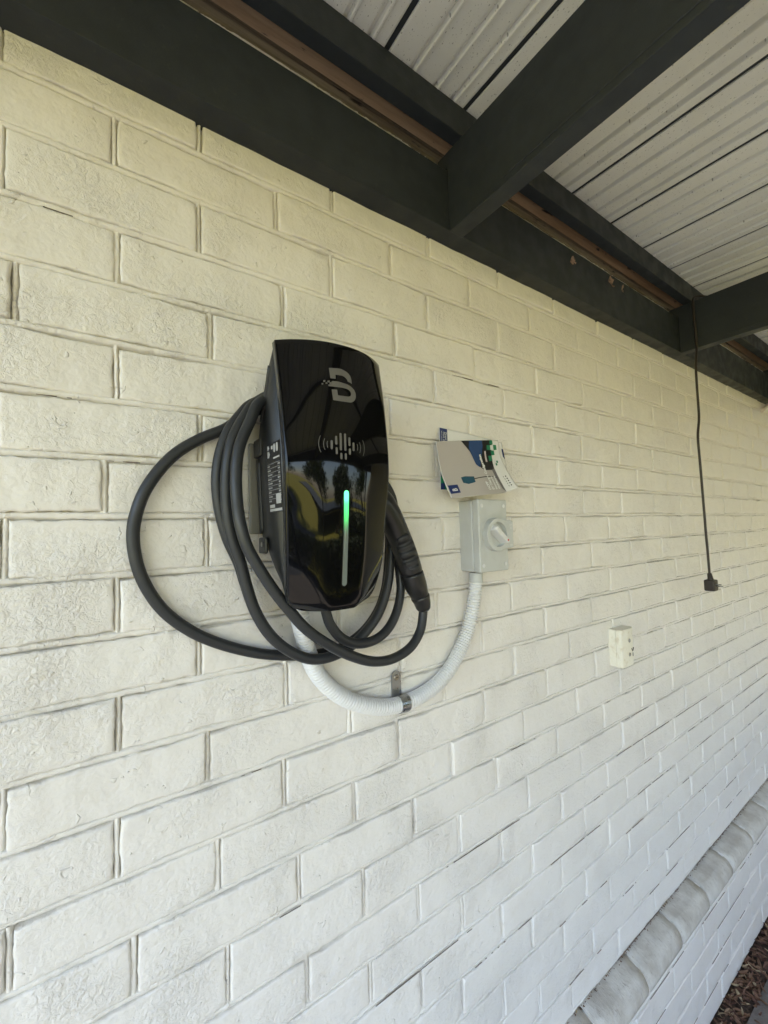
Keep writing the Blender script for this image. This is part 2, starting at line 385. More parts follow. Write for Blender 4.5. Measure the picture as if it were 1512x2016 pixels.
M_GRIME = mat('joint_grime', (.075, .058, .042), .9); g = NG(M_GRIME)
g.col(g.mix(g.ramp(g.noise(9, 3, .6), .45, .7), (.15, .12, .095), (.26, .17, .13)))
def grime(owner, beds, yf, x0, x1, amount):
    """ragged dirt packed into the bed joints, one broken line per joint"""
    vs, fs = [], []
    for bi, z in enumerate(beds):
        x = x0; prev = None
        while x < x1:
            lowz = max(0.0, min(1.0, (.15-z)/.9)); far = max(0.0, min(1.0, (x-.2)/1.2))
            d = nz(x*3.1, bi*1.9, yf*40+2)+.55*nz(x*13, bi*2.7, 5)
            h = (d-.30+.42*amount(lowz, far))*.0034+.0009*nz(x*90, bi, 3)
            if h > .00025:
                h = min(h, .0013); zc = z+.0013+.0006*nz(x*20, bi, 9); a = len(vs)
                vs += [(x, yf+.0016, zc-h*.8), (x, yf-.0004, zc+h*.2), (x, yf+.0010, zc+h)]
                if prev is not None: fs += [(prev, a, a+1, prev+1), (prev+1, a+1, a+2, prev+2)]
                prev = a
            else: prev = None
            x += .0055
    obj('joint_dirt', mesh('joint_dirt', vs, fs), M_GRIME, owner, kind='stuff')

wall = thing('brick_wall', (1.2, 0, GZ), 'long cream painted brick wall that carries the charger and the switch', 'wall')
courses = []
for i in range(1, len(BED)):
    courses.append((BED[i]+GAP, BED[i-1], PERP[i]))
put_bricks(wall, courses, 0.0, M_PAINT)
vs, fs = [], []
for i, zb in enumerate(BED): bed_strip(vs, fs, -1.15, 4.2, zb, 0.0, i*3.7)
for (z0, z1, xs), s in zip(courses, range(99)):
    for k, x in enumerate(xs): perp_strip(vs, fs, x, z0-.004, z1+.004, 0.0, s*41+k)
obj('mortar', mesh('mortar', vs, fs, True), M_PAINT, wall)
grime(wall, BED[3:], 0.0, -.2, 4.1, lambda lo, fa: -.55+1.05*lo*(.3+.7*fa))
obj('wall_core', boxm('wall_core', -1.2, 4.39, .0215, .24, -1.45, .90), M_PAINT, wall)

# ------------------------------------------------------------------ projecting plinth with a bullnose course
M_BULL = mat('raw_weathered_brick', (.42, .395, .35), .85); g = NG(M_BULL)
c = g.mix(g.ramp(g.noise(14, 5, .65), .35, .7), (.62, .59, .53), (.47, .43, .37))
c = g.mix(g.ramp(g.noise(1, 4, .7, .5, g.P((160, 45, 45))),   .57, .70, 0, .6), c, (.27, .225, .18)); g.col(c)
g.normal(g.bump(g.noise(1, 4, .7, 0, g.P((160, 60, 60))), .003, 1.0))
M_PLINTH = M_PAINT
PX = -.07
plinth = thing('brick_plinth', (2.2, -.04, GZ), 'low projecting brick plinth along the wall foot, capped with rounded grey bricks', 'plinth')
PBED = [-1.4255, -1.513, -1.599, -1.686, -1.773]
pc = []
for i in range(1, len(PBED)):
    st = .12 if i % 2 else 0.0
    pc.append((PBED[i]+GAP, PBED[i-1]-.001, [-1.1+st+.25*k+(.003*math.sin(k*5+i)) for k in range(22)]))
put_bricks(plinth, pc, PX, M_PLINTH)
vs, fs = [], []
for i, zb in enumerate(PBED): bed_strip(vs, fs, -1.0, 4.2, zb, PX, 60+i*3.1, .012)
for (z0, z1, xs), s in zip(pc, range(99)):
    for k, x in enumerate(xs): perp_strip(vs, fs, x, z0-.004, z1+.004, PX, 900+s*41+k)
obj('mortar', mesh('mortar', vs, fs, True), M_PLINTH, plinth)
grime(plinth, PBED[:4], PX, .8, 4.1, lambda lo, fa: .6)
obj('plinth_core', boxm('plinth_core', -1.15, 4.38, PX+.0215, .0212, -1.80, -1.375), M_PLINTH, plinth)
bx = [1.365-.25*k for k in range(9, 0, -1)]+[1.365, 1.608, 1.847, 2.095, 2.35, 2.606, 2.86, 3.11, 3.36, 3.61, 3.86, 4.11]
for k in range(len(bx)-1):
    a, b = bx[k]+.0028, bx[k+1]-.0028; r = random.Random(500+k)
    zt = -1.3475+r.uniform(-.003, .003); seg = 9; nx = 7; vs, fs = [], []
    prof = [(.012, zt+.001), (-.006, zt), (-.020, zt-.003)]
    for q in range(seg+1):
        t = q/seg*math.pi/2; prof.append((-.034-(abs(PX)-.034)*math.sin(t), zt-.007-.046*(1-math.cos(t))))
    prof.append((PX+.004, -1.4145)); prof.append((PX+.03, -1.4155))
    for i in range(-1, nx+2):
        ii = min(max(i, 0), nx); x = a+(b-a)*ii/nx; ed = i in (-1, nx+1)
        for q, (y, z) in enumerate(prof):
            d = .004 if ed else 0.0
            e = .0006 if ii in (0, nx) else 0
            vs.append((x+.0015*nz(y*60, z*60, k), y+d*.8+e+.0008*nz(x*60, y*90, k*2.), z-d-e+.0008*nz(x*70, z*90, k*3.)))
    np_ = len(prof)
    for i in range(nx+2):
        for q in range(np_-1):
            A = i*np_+q; fs.append((A, A+np_, A+np_+1, A+1))
    obj('bullnose_brick', mesh('bullnose_brick', vs, fs, True), M_BULL, plinth)
for k, x in enumerate(bx):     # thin mortar between the bullnose bricks
    vs, fs = [], []; seg = 10
    for q in range(seg+1):
        t = q/seg*math.pi/2; y = -.004-(abs(PX)-.0035)*math.sin(t)**.8; z = -1.3525-.056*(1-math.cos(t))**1.15
        for dx in (-.007, .007): vs.append((x+dx+.0012*nz(q*.7, k, 1), y+.002+.001*nz(q, k, 4), z-.001))
    for q in range(seg): fs.append((2*q, 2*q+1, 2*q+3, 2*q+2))
    obj('cap_joint', mesh('cap_joint', vs, fs, True), M_PLINTH, plinth)

# ------------------------------------------------------------------ ground, path, garden
def sheet(name, x0, x1, y0, y1, z, mt, nx=1, ny=1, amp=0, kind='structure'):
    vs = [(x0+(x1-x0)*i/nx, y0+(y1-y0)*j/ny, z+(amp*nz(i*.6, j*.6, 3) if amp else 0)) for j in range(ny+1) for i in range(nx+1)]
    fs = [(j*(nx+1)+i, j*(nx+1)+i+1, (j+1)*(nx+1)+i+1, (j+1)*(nx+1)+i) for j in range(ny) for i in range(nx)]
    return obj(name, mesh(name, vs, fs), mt, kind=kind)
M_SOIL = mat('dark_soil', (.06, .04, .028), .95); g = NG(M_SOIL)
g.col(g.mix(g.ramp(g.noise(60, 4, .7), .35, .7), (.035, .022, .015), (.11, .07, .045))); g.normal(g.bump(g.noise(80, 4, .7), .01, 1))
M_PATH = mat('worn_path_concrete', (.16, .14, .12), .9); g = NG(M_PATH)
c = g.mix(g.ramp(g.noise(9, 5, .7), .35, .7), (.20, .175, .155), (.13, .11, .095))
c = g.mix(g.ramp(g.noise(1, 3, .7, .6, g.P((160, 40, 40), (0, 0, .5))), .64, .7, 0, .7), c, (.05, .04, .035)); g.col(c); g.normal(g.bump(g.noise(70, 4, .7), .004, .8))
M_DRIVE = mat('pale_concrete', (.52, .51, .49), .9); g = NG(M_DRIVE); g.col(g.mix(g.ramp(g.noise(3, 3, .7), .35, .7), (.095, .10, .11), (.07, .075, .085)))
M_LAWN = mat('yellow_bounce_lawn', (.16, .17, .05), .95); g = NG(M_LAWN); g.col(g.mix(g.ramp(g.noise(5, 5, .7), .35, .7), (.46, .395, .05), (.37, .33, .045)))  # unseen lawn, its yellow chosen to bounce warm light onto the upper wall
sheet('ground', -120, 120, -120, 60, GZ-.012, M_LAWN)
sheet('soil_bed', -1.2, 4.39, -.155, PX+.02, GZ-.004, M_SOIL, 40, 3, .004)
sheet('path', -1.3, 9.0, -3.7, -.14, GZ, M_PATH)
sheet('driveway', -9.0, -1.3, -9.0, 1.5, GZ+.004, M_DRIVE)

# ------------------------------------------------------------------ carport frame and roof
ZB, ZT = .690, .834
beam = obj('wall_beam', bm_mesh('wall_beam', box(-1.55, 4.39, -.045, .016, ZB, ZT, .0018, 2)), M_BEAM, label='long charcoal beam fixed along the top of the brick wall', category='beam')
RX = (-1.90, -.607, .668, 1.945, 3.22)
rlab = ('charcoal rafter out of sight left of the photo', 'charcoal rafter overhead behind the camera', 'large charcoal rafter butting the wall beam, nearest the charger', 'charcoal rafter at the right with the hanging cord against it', 'farthest charcoal rafter towards the right end of the carport')
for k, x in enumerate(RX):
    if k == 0: continue
    th = thing('roof_rafter', (x+.02, -.05, .685), rlab[k], 'rafter', 'carport rafters')
    prof = [(-.0155, .8755), (-.0155, .8375), (-.0465, .8375), (-.0465, .685), (-3.45, .685), (-3.45, .8755)]
    bm = bmesh.new(); A = [bm.verts.new((x, y, z)) for y, z in prof]; B = [bm.verts.new((x+.041, y, z)) for y, z in prof]
    bm.faces.new(A); bm.faces.new(B[::-1])
    for i in range(len(prof)): bm.faces.new((A[i], B[i], B[(i+1) % len(prof)], A[(i+1) % len(prof)]))
    bmesh.ops.recalc_face_normals(bm, faces=bm.faces); bmesh.ops.bevel(bm, geom=bm.edges[:], offset=.0022, segments=2, profile=.6, affect='EDGES')
    obj('timber', bm_mesh('timber', bm), M_BEAM, th)
    obj('edge_bead', bm_mesh('edge_bead', box(x-.0022, x+.004, -3.4, -.20, .6995, .7035, .0012, 1)), M_BEAM, th)
plab = ('charcoal batten nearest the wall, carrying the roof sheet ends', 'charcoal batten under the middle of the roof', 'charcoal batten under the outer part of the roof')
for (y, lab) in zip((-.0955, -1.7, -3.3), plab):
    z1 = .9455+.02*(y+.095)-.0004
    obj('roof_batten', bm_mesh('roof_batten', box(-1.55, 4.39, y, y+.031, .8765, z1, .002, 2)), M_BEAM, label=lab, category='batten', group='roof battens')
obj('outer_beam', bm_mesh('outer_beam', box(-1.55, 4.39, -3.53, -3.452, .66, .876, .003, 2)), M_BEAM, label='charcoal outer carport beam, seen only as a reflection', category='beam')
for x, lab in ((-1.5, 'charcoal carport post at the driveway end'), (3.75, 'charcoal carport post at the far garden end')):
    th = thing('carport_post', (x+.045, -3.49, GZ), lab, 'post', 'carport posts')
    obj('shaft', bm_mesh('shaft', box(x, x+.09, -3.535, -3.445, GZ, .659, .003, 2)), M_BEAM, th)
    obj('foot_plate', bm_mesh('foot_plate', box(x-.03, x+.12, -3.565, -3.415, GZ+.002, GZ+.010, .002, 1)), M_STEEL, th)
fas = thing('old_fascia', (1.2, .02, .90), 'weathered brown house fascia glimpsed through the gap above the wall beam', 'fascia')
obj('board', prism('board', [(.012, .921), (-.004, .926), (-.018, .936), (-.026, .950), (-.027, .968), (-.020, .985), (-.006, 1.0), (.05, 1.0), (.05, .921)], 0, -1.55, 4.39, True), M_FASCIA, fas)
obj('ledge_strip', prism('ledge_strip', [(.012, .893), (-.003, .895), (-.008, .904), (-.004, .9205), (.03, .9205), (.03, .893)], 0, -1.55, 4.39), M_PLATE, fas)
roof = thing('carport_roof', (1.0, -1.7, .95), 'ribbed off white speckled metal carport roof seen from below', 'roof')
PW = .2165
prof = [(0, .034), (.0005, .001), (.004, 0), (.050, 0), (.0515, .008), (.0600, .0085), (.0615, 0), (.0635, -.003), (.0670, -.003), (.0690, 0),
        (.112, 0), (.1135, .008), (.1220, .0085), (.1235, 0), (.1255, -.003), (.1290, -.003), (.1310, 0), (.163, 0), (.1645, .008), (.1730, .0085), (.1745, 0), (.1765, -.003), (.1800, -.003), (.1820, 0), (.201, 0), (.2045, .001), (.205, .034)]
z_at = lambda y: .9465+.02*(y+.095)
pv, pf = [], []
ny = 5
for t in (0, 1):
    for j in range(ny+1):
        y = -.055+(-3.62+.055)*j/ny
        for px_, pz in prof: pv.append((px_, y, z_at(y)+pz+.0012*t))
n = len(prof)
for t in (0, 1):
    for j in range(ny):
        for i in range(n-1):
            a = t*(ny+1)*n+j*n+i; q = (a, a+1, a+n+1, a+n); pf.append(q if t else q[::-1])
for i in range(n-1): pf.append((i, i+1, (ny+1)*n+i+1, (ny+1)*n+i))
pm = mesh('roof_panel', pv, pf); pm.materials.append(M_SHEET)
for k in range(-9, 18):
    o = bpy.data.objects.new('roof_panel', pm); COL.objects.link(o); o.parent = roof
    o.matrix_parent_inverse = wm(roof).inverted(); o.location = (.4735+PW*k, 0, .0006*math.sin(k*2.3))
sm_ = mesh('seam_shade_strip', [(-.0125+dx, y, z_at(y)+.0045) for y in (-.06, -3.6) for dx in (0, .0135)], [(0, 1, 3, 2)]); sm_.materials.append(M_BEAM)  # dark strips standing in for the shade inside the open panel gaps
for k in range(-9, 18):
    o = bpy.data.objects.new('seam_shade_strip', sm_); COL.objects.link(o); o.parent = roof
    o.matrix_parent_inverse = wm(roof).inverted(); o.location = (.4735+PW*k, 0, 0)
obj('roof_skin', bm_mesh('roof_skin', box(-1.54, 4.39, -3.62, .1, 1.003, 1.02)), M_BEAM, roof)

# ------------------------------------------------------------------ charger
XC = .312
T_W = [(.289, .0935), (.2, .092), (.1, .0898), (.03, .087), (-.05, .0838), (-.085, .0795), (-.100, .0755), (-.110, .0695), (-.117, .060), (-.119, .05)]
T_YE = [(.289, -.126), (.2, -.142), (.1, -.152), (.03, -.1435), (-.05, -.133), (-.1, -.118), (-.119, -.113)]
T_YC = [(.289, -.162), (.22, -.1645), (.06, -.1645), (-.08, -.1515), (-.119, -.1465)]
T_YB = [(.287, -.1125), (.268, -.086), (.237, -.068), (.216, -.054), (.194, -.043), (.187, -.036), (.15, -.018), (.10, -.012), (0, -.012), (-.02, -.040), (-.04, -.057), (-.076, -.092), (-.105, -.103)]
def cw(z): return smooth_interp(T_W, z)
def ycov(x, z):
    s = min(1, abs(x-XC)/cw(z)); a, b = smooth_interp(T_YE, z), smooth_interp(T_YC, z)
    low = max(0, min(1, (.10-z)/.12)); low = low*low*(3-2*low)
    p1 = 1-s**2.2
    q = max(0, (s-.40)/.60); p2 = 1-q**1.25*(1 if q < 1 else 1)
    return a+(b-a)*(p1*(1-.75*low)+p2*.75*low)
ch = thing('ev_charger', (XC, -.05, -.119), 'glossy black wall charger with a green light strip and silver logo', 'charger')
zs = [.289-.408*k/60 for k in range(61)]; ns = 40
vs, fs = [], []
for z in zs:
    for i in range(ns+1):
        s = math.sin((i/ns-.5)*math.pi)*.35+(i/ns*2-1)*.65
        x = XC+cw(z)*s; vs.append((x, ycov(x, z), z))
    # side lip
ring = ns+1
front_n = len(vs)
for j in range(len(zs)-1):
    for i in range(ns):
        a = j*ring+i; fs.append((a, a+ring, a+ring+1, a+1))
# border loop, going back: small round then 11 mm lip
loop = [j*ring for j in range(len(zs))]+[(len(zs)-1)*ring+i for i in range(1, ns+1)]+[j*ring+ns for j in range(len(zs)-2, -1, -1)]+[i for i in range(ns-1, 0, -1)]
prev = loop
for dy, gr in ((.0012, .0009), (.0035, .0015)):
    cur = []
    for q in loop:
        x, y, z = vs[q]; d = Vector((x-XC, 0, z-.085)); d = d.normalized() if d.length else d
        cur.append(len(vs)); vs.append((x+d.x*gr, y+dy, z+d.z*gr))
    L = len(loop)
    for i in range(L): fs.append((prev[i], cur[i], cur[(i+1) % L], prev[(i+1) % L]))
    prev = cur
cover = obj('front_cover', mesh('front_cover', vs, fs, True), M_BLACKGLOSS, ch)
# trim frame behind the cover
tv, tf = [], []
for dy, gr in ((.0036, .0006), (.0130, .0006), (.0135, -.006)):
    for q in loop:
        x, y, z = vs[q]; d = Vector((x-XC, 0, z-.085)); d = d.normalized()
        tv.append((x+d.x*gr, y+dy, z+d.z*gr))
L = len(loop)
for r_ in range(2):
    for i in range(L): tf.append((r_*L+i, r_*L+(i+1) % L, (r_+1)*L+(i+1) % L, (r_+1)*L+i))
trim = obj('trim_frame', mesh('trim_frame', tv, tf, True), M_TRIM, ch)
# body: loft of rounded rectangles
bz = [.285, .275, .262, .245, .225, .205, .19, .17, .14, .10, .05, .01, -.008, -.02, -.035, -.055, -.076, -.095, -.108]
vs, fs = [], []
for z in bz:
    wd = cw(z)-.0022; yf = smooth_interp(T_YE, z)+.0125; yb = min(.0, interp(T_YB, z)); yb = max(yb, yf+.006); r = min(.006, (yb-yf)*.45)
    pts = [(-wd, yf), (-wd, yb-r)]+[(-wd+r-r*math.cos(t), yb-r+r*math.sin(t)) for t in (.4, .8, 1.2)]+[(-wd+r, yb)]
    pts = pts+[(-x, y) for x, y in pts[::-1]]
    for x, y in pts: vs.append((XC+x, y, z))
n = 12
for j in range(len(bz)-1):
    for i in range(n):
        a = j*n+i; b = j*n+(i+1) % n; fs.append((a, b, b+n, a+n))
fs.append(tuple(range(n))[::-1]); fs.append(tuple((len(bz)-1)*n+i for i in range(n)))
me = mesh('housing', vs, fs); me.polygons.foreach_set('use_smooth', [True]*len(me.polygons))
body = obj('housing', me, M_BODY, ch)
bpy.context.view_layer.update()
# raised rib down each side of the housing, wall bracket tabs
for s in (-1, 1):
    path = [Vector((XC+s*(cw(z)-.0035), interp(T_YB, z)+(-.010 if z > .1 else -.008), z)) for z in (.262, .245, .225, .20, .185)]
    obj('side_rib', tube('side_rib', crom(path, .01), .0042, 8), M_BODY, ch)
    path = [Vector((XC+s*(cw(z)-.0042), -.024, z)) for z in (.125, .08, .04, .0)]
    obj('side_rib', tube('side_rib', crom(path, .01), .006, 8), M_BODY, ch)
    x = XC+s*(cw(.1)-.0035)
    obj('bracket_tab', bm_mesh('bracket_tab', box(min(x, x+s*.007), max(x, x+s*.007), -.046, -.012, .128, .158, .003, 2)), M_BODY, ch)
    t = obj('bracket_tab', bm_mesh('bracket_tab', box(min(x, x+s*.006), max(x, x+s*.006), -.062, -.030, -.032, -.006, .003, 2)), M_BODY, ch)
    obj('tab_screw', cyl('tab_screw', (x+s*.006, -.050, -.017), (s, 0, 0), .004, .0015, 12), M_STEEL, t)
M_BRK = mat('grey_mount_plate', (.22, .215, .195), .5)
obj('mount_plate', bm_mesh('mount_plate', box(XC-.100, XC+.10, -.0125, -.003, .0, .155, .003, 2)), M_BRK, ch)
# silver marks on the cover
def decal(name, polys, owner, mt, f):
    """polys: list of 2D outlines, f maps (a, b) to a 3D point; triangulated and subdivided a little so it follows the surface"""
    bm = bmesh.new()
    for p in polys: bm.faces.new([bm.verts.new((q[0], q[1], 0)) for q in p])
    bmesh.ops.triangulate(bm, faces=bm.faces[:])
    for _ in range(2): bmesh.ops.subdivide_edges(bm, edges=[e for e in bm.edges if e.calc_length() > .006], cuts=1)
    for v in bm.verts: v.co = Vector(f(v.co.x, v.co.y))
    me = bpy.data.meshes.new(name); bm.to_mesh(me); bm.free()
    return obj(name, me, mt, owner)
onc = lambda x, z: (x, ycov(x, z)-.0007, z)
LOGO = [[(0.2878, 0.2481), (0.3023, 0.2499), (.308, .25), (0.3121, 0.2493), (.3168, .2478), (0.3208, 0.2456), (.3238, .2426), (0.3256, 0.2393), (.3266, .2345), (0.3269, 0.2298), (.3230, .2312), (0.3191, 0.2319), (.3180, .2346), (0.3161, 0.2369), (.3130, .2386), (0.3094, 0.2395), (.304, .2394), (0.2984, 0.2391), (0.2984, 0.2328), (0.2898, 0.2322)],
 [(0.2917, 0.2282), (0.2945, 0.2287), (0.2993, 0.2292), (.307, .2289), (0.314, 0.2282), (.3195, .2272), (0.324, 0.2256), (.328, .2234), (0.3309, 0.2206), (.3328, .2176), (0.3336, 0.2143), (.3337, .2113), (0.3331, 0.2086), (.3317, .2055), (0.3297, 0.203), (.3268, .2009), (0.3233, 0.1996), (.308, .199), (0.2931, 0.199), (0.2912, 0.2154), (0.3002, 0.2162), (0.3014, 0.2077), (0.3172, 0.2083), (.3202, .2086), (0.3223, 0.2094), (.3238, .2107), (0.3243, 0.2122), (.3243, .2145), (0.3235, 0.2166), (.3216, .2184), (0.3188, 0.2196), (.314, .2204), (0.3089, 0.2207), (0.2859, 0.2196), (0.286, 0.222), (0.2916, 0.2234)],
 [(0.2785, 0.2279), (0.2817, 0.2285), (0.2816, 0.2255), (0.2784, 0.2249)], [(0.2849, 0.2279), (0.2885, 0.2285), (0.2884, 0.2259), (0.2849, 0.2252)], [(0.2819, 0.2249), (0.2849, 0.2255), (0.2848, 0.2228), (0.2819, 0.2222)], [(0.2758, 0.223), (0.2784, 0.2234), (0.2783, 0.2209), (0.2758, 0.2205)], [(0.2882, 0.2259), (0.2915, 0.2265), (0.2914, 0.2237), (0.2881, 0.223)]]
decal('logo', LOGO, cover, M_MARK, onc)
def capsule(x, z0, z1, w_):
    p = []; r = w_/2
    for k in range(7): t = math.pi*k/6; p.append((x+r*math.cos(t), z1-r+r*math.sin(t)))
    for k in range(7): t = math.pi+math.pi*k/6; p.append((x+r*math.cos(t), z0+r+r*math.sin(t)))
    return p
WX, WZ = .3075, .1305
bars = [(-19, -7, 7), (-11.4, .6, 14.2), (-11, -14, -3), (-3.9, -7.6, 19.3), (-3.3, -21, -11), (3.9, -7.6, 19.3), (4.3, -21, -11), (11.4, .6, 14.2), (11.8, -13, -3), (18.6, -6.6, 7)]
decal('wave_mark', [capsule(WX+a*.001, WZ+b*.001, WZ+c_*.001, .0036) for a, b, c_ in bars], cover, M_MARK, onc)
arcs = []
for s in (-1, 1):
    for R, h in ((13, 5), (18.5, 8.5), (26, 12.5)):
        am = math.asin(h/R); o_ = []; i_ = []
        for k in range(13):
            t = -am+2*am*k/12
            o_.append((WX+s*(.0138+R*.001*math.cos(t)), WZ+R*.001*math.sin(t))); i_.append((WX+s*(.0138+(R-1.1)*.001*math.cos(t)), WZ+R*.001*math.sin(t)))
        decal('signal_arc', [o_+i_[::-1]], cover, M_MARKD, onc)
# light strip
M_LED = mat('light_strip', (.16, .19, .18), .3); g = NG(M_LED)
sx_ = g.n('ShaderNodeSeparateXYZ'); g.l(g.P(), sx_.inputs[0])
f1 = g.ramp(sx_.outputs[2], -.012, .052); f2 = g.ramp(sx_.outputs[2], .040, .052)
g.l(g.mix(f2, (.01, .62, .10), (.05, 1.0, .25)), g.b.inputs['Emission Color'])
g.l(g.math('MULTIPLY', g.math('POWER', f1, 1.6), .9), g.b.inputs['Emission Strength'])
bar = [(XC+x*1.0, z) for x, z in [(p[0]-XC, p[1]) for p in capsule(XC, -.083, .0625, .0078)]]
onb = lambda x, z: (x, ycov(x, z)-.0011, z)
decal('light_strip', [bar], cover, M_LED, onb)
rim = []
o_ = capsule(XC, -.0838, .0633, .0094); 
decal('strip_rim', [o_], cover, M_TRIM, lambda x, z: (x, ycov(x, z)-.0006, z))
# rating label on the left side
XS = lambda z: XC-(cw(z)-.0022)-.0007
onl = lambda a, b: (XS(b), a, b)           # a = y (towards the front is negative), b = z
lab = decal('rating_label', [[(-.069, .140), (-.127, .140), (-.127, .033), (-.069, .033)]], ch, M_LABELBG, onl)
onl2 = lambda a, b: (XS(b)-.0006, a, b)
lines = []; r = random.Random(4)
for k in range(9):
    z = .1085-k*.0068; lines.append([(-.071, z), (-.125, z), (-.125, z-.0005), (-.071, z-.0005)])
    y = -.0715
    for q in range(r.randint(4, 9)):
        ww = r.uniform(.001, .0022); lines.append([(y, z-.0022), (y-ww, z-.0022), (y-ww, z-.0046), (y, z-.0046)]); y -= ww+.0006
    y = -.1245
    for q in range(r.randint(2, 5)):
        ww = r.uniform(.001, .0022); lines.append([(y, z-.0022), (y+ww, z-.0022), (y+ww, z-.0046), (y, z-.0046)]); y += ww+.0006
lines += [[(-.073, .045), (-.095, .045), (-.095, .040), (-.073, .040)], [(-.102, .0605), (-.122, .0605), (-.122, .0455), (-.102, .0455)], [(-.073, .0385), (-.125, .0385), (-.125, .0345), (-.073, .0345)],
          [(-.073, .138), (-.079, .138), (-.082, .134), (-.079, .131), (-.073, .131)], [(-.073, .129), (-.080, .129), (-.084, .124), (-.080, .119), (-.073, .119)],
          capsule(-.104, .124, .138, .008), capsule(-.115, .124, .138, .008), [(-.090, .136), (-.097, .136), (-.097, .1305), (-.090, .1305)], [(-.098, .117), (-.124, .117), (-.124, .1145), (-.098, .1145)]]
decal('label_print', lines, lab, M_LABELTXT, onl2)

# ------------------------------------------------------------------ charging cable with its connector
cabt = thing('charging_cable', (.30, -.05, -.21), 'thick black charging cable looped around the charger, handle parked at right', 'cable')
S1 = [(0.3187, -0.07, -0.095), (0.3187, -0.07, -0.1207), (0.3224, -0.07, -0.1417), (0.3303, -0.07, -0.1616), (0.3512, -0.07, -0.1858), (0.3834, -0.068, -0.2002), (0.4215, -0.064, -0.2008), (0.4548, -0.06, -0.1865), (0.4804, -0.055, -0.1573), (0.4954, -0.05, -0.1164), (0.4964, -0.045, -0.073), (0.4975, -0.038, -0.0335), (0.5, -0.03, 0.0295), (0.4973, -0.022, 0.0756)]
BB = [(0.2073, -0.013, 0.2022), (0.1744, -0.013, 0.1756), (0.1335, -0.013, 0.1529), (0.0954, -0.013, 0.1233), (0.0626, -0.013, 0.0776), (0.0462, -0.013, 0.0316), (0.0434, -0.013, -0.0102), (0.0538, -0.013, -0.0589), (0.0795, -0.013, -0.1071), (0.1186, -0.013, -0.1458), (0.1639, -0.013, -0.174), (0.2164, -0.014, -0.1969), (0.2617, -0.015, -0.2097), (0.3105, -0.016, -0.2176), (0.3586, -0.017, -0.2197), (0.396, -0.018, -0.2098), (0.4334, -0.019, -0.187), (0.4632, -0.019, -0.1535), (0.4808, -0.019, -0.1113), (0.4891, -0.017, -0.0696), (0.4959, -0.014, -0.0155), (0.4883, -0.012, 0.0487)]
AA = [(0.2135, -0.03, 0.2176), (0.1924, -0.033, 0.1952), (0.1726, -0.034, 0.1653), (0.1597, -0.034, 0.1285), (0.1543, -0.034, 0.086), (0.1578, -0.034, 0.0408), (0.1691, -0.034, -0.0047), (0.1857, -0.034, -0.0442), (0.1974, -0.034, -0.084), (0.2111, -0.034, -0.1247), (0.2322, -0.035, -0.1635), (0.2617, -0.036, -0.1939), (0.301, -0.037, -0.2171), (0.3388, -0.038, -0.2219), (0.3797, -0.038, -0.2129), (0.4189, -0.038, -0.189), (0.4503, -0.038, -0.1557), (0.4709, -0.037, -0.1109), (0.4826, -0.034, -0.0682), (0.4901, -0.03, -0.0153), (0.4861, -0.027, 0.0478)]
BC = [(0.214, -0.046, 0.2152), (0.1928, -0.05, 0.1857), (0.175, -0.053, 0.151), (0.1664, -0.054, 0.1153), (0.1631, -0.055, 0.0771), (0.1646, -0.055, 0.0328), (0.172, -0.055, -0.0083), (0.1833, -0.055, -0.043), (0.1927, -0.055, -0.0816), (0.2053, -0.055, -0.121), (0.2261, -0.056, -0.1586), (0.2544, -0.057, -0.1887), (0.2925, -0.058, -0.2113), (0.3296, -0.058, -0.2162), (0.37, -0.057, -0.2079), (0.4087, -0.056, -0.1849), (0.4393, -0.056, -0.1525), (0.4594, -0.055, -0.1089), (0.4699, -0.052, -0.0664), (0.4756, -0.048, -0.0149), (0.4681, -0.045, 0.0465)]
CC = [(0.2143, -0.064, 0.2103), (0.1972, -0.07, 0.1779), (0.1783, -0.075, 0.1333), (0.1717, -0.079, 0.0883), (0.1718, -0.083, 0.0479), (0.1751, -0.087, 0.0147), (0.1836, -0.09, -0.0184), (0.1991, -0.092, -0.049), (0.2199, -0.094, -0.0839), (0.2433, -0.096, -0.1167), (0.2716, -0.097, -0.1515), (0.3097, -0.097, -0.1824), (0.3511, -0.096, -0.2083), (0.3963, -0.094, -0.2277), (0.4419, -0.09, -0.233), (0.4864, -0.086, -0.222), (0.5143, -0.083, -0.196), (0.5254, -0.08, -0.1639), (0.5257, -0.08, -0.146)]
def over(y0, y1, zt): return [(.455, y0, .135), (.40, (y0+y1)/2, zt-.01), (.33, (y0+y1)/2, zt+.004), (.26, y1, zt+.002)]
path = S1+over(-.018, -.012, .222)+BB+over(-.012, -.028, .236)+AA+over(-.028, -.040, .240)+BC+over(-.040, -.050, .232)+CC
obj('cable', tube('cable', crom(path, .006), .0088, 14), M_RUB, cabt)
cn = [Vector(p) for p in [(0.5272, -0.08, -0.1588), (0.524, -0.08, -0.1416), (0.5158, -0.08, -0.123), (0.5023, -0.081, -0.0922), (0.4852, -0.083, -0.0472), (0.4671, -0.085, -0.0079), (0.4482, -0.085, 0.0247), (0.4294, -0.082, 0.0493), (.412, -.075, .066)]]
cp = crom(cn, .004)
def along(t0, t1, tab, pth=cp):
    n = len(pth); a, b = int(t0*(n-1)), int(t1*(n-1)); seg = pth[a:b+1]; m = len(seg)
    return seg, (lambda i, k: (smooth_interp(tab, i/(m-1))*1.08, smooth_interp(tab, i/(m-1))*.98))
seg, f = along(0, .13, [(0, .0105), (.1, .0135), (.6, .017), (.9, .0185), (1, .0175)])
connr = obj('strain_relief', tube('strain_relief', seg, f, 20), M_CONN, cabt)
seg, f = along(.125, .33, [(0, .0165), (.12, .0185), (.5, .0215), (.9, .0225), (1, .0215)])
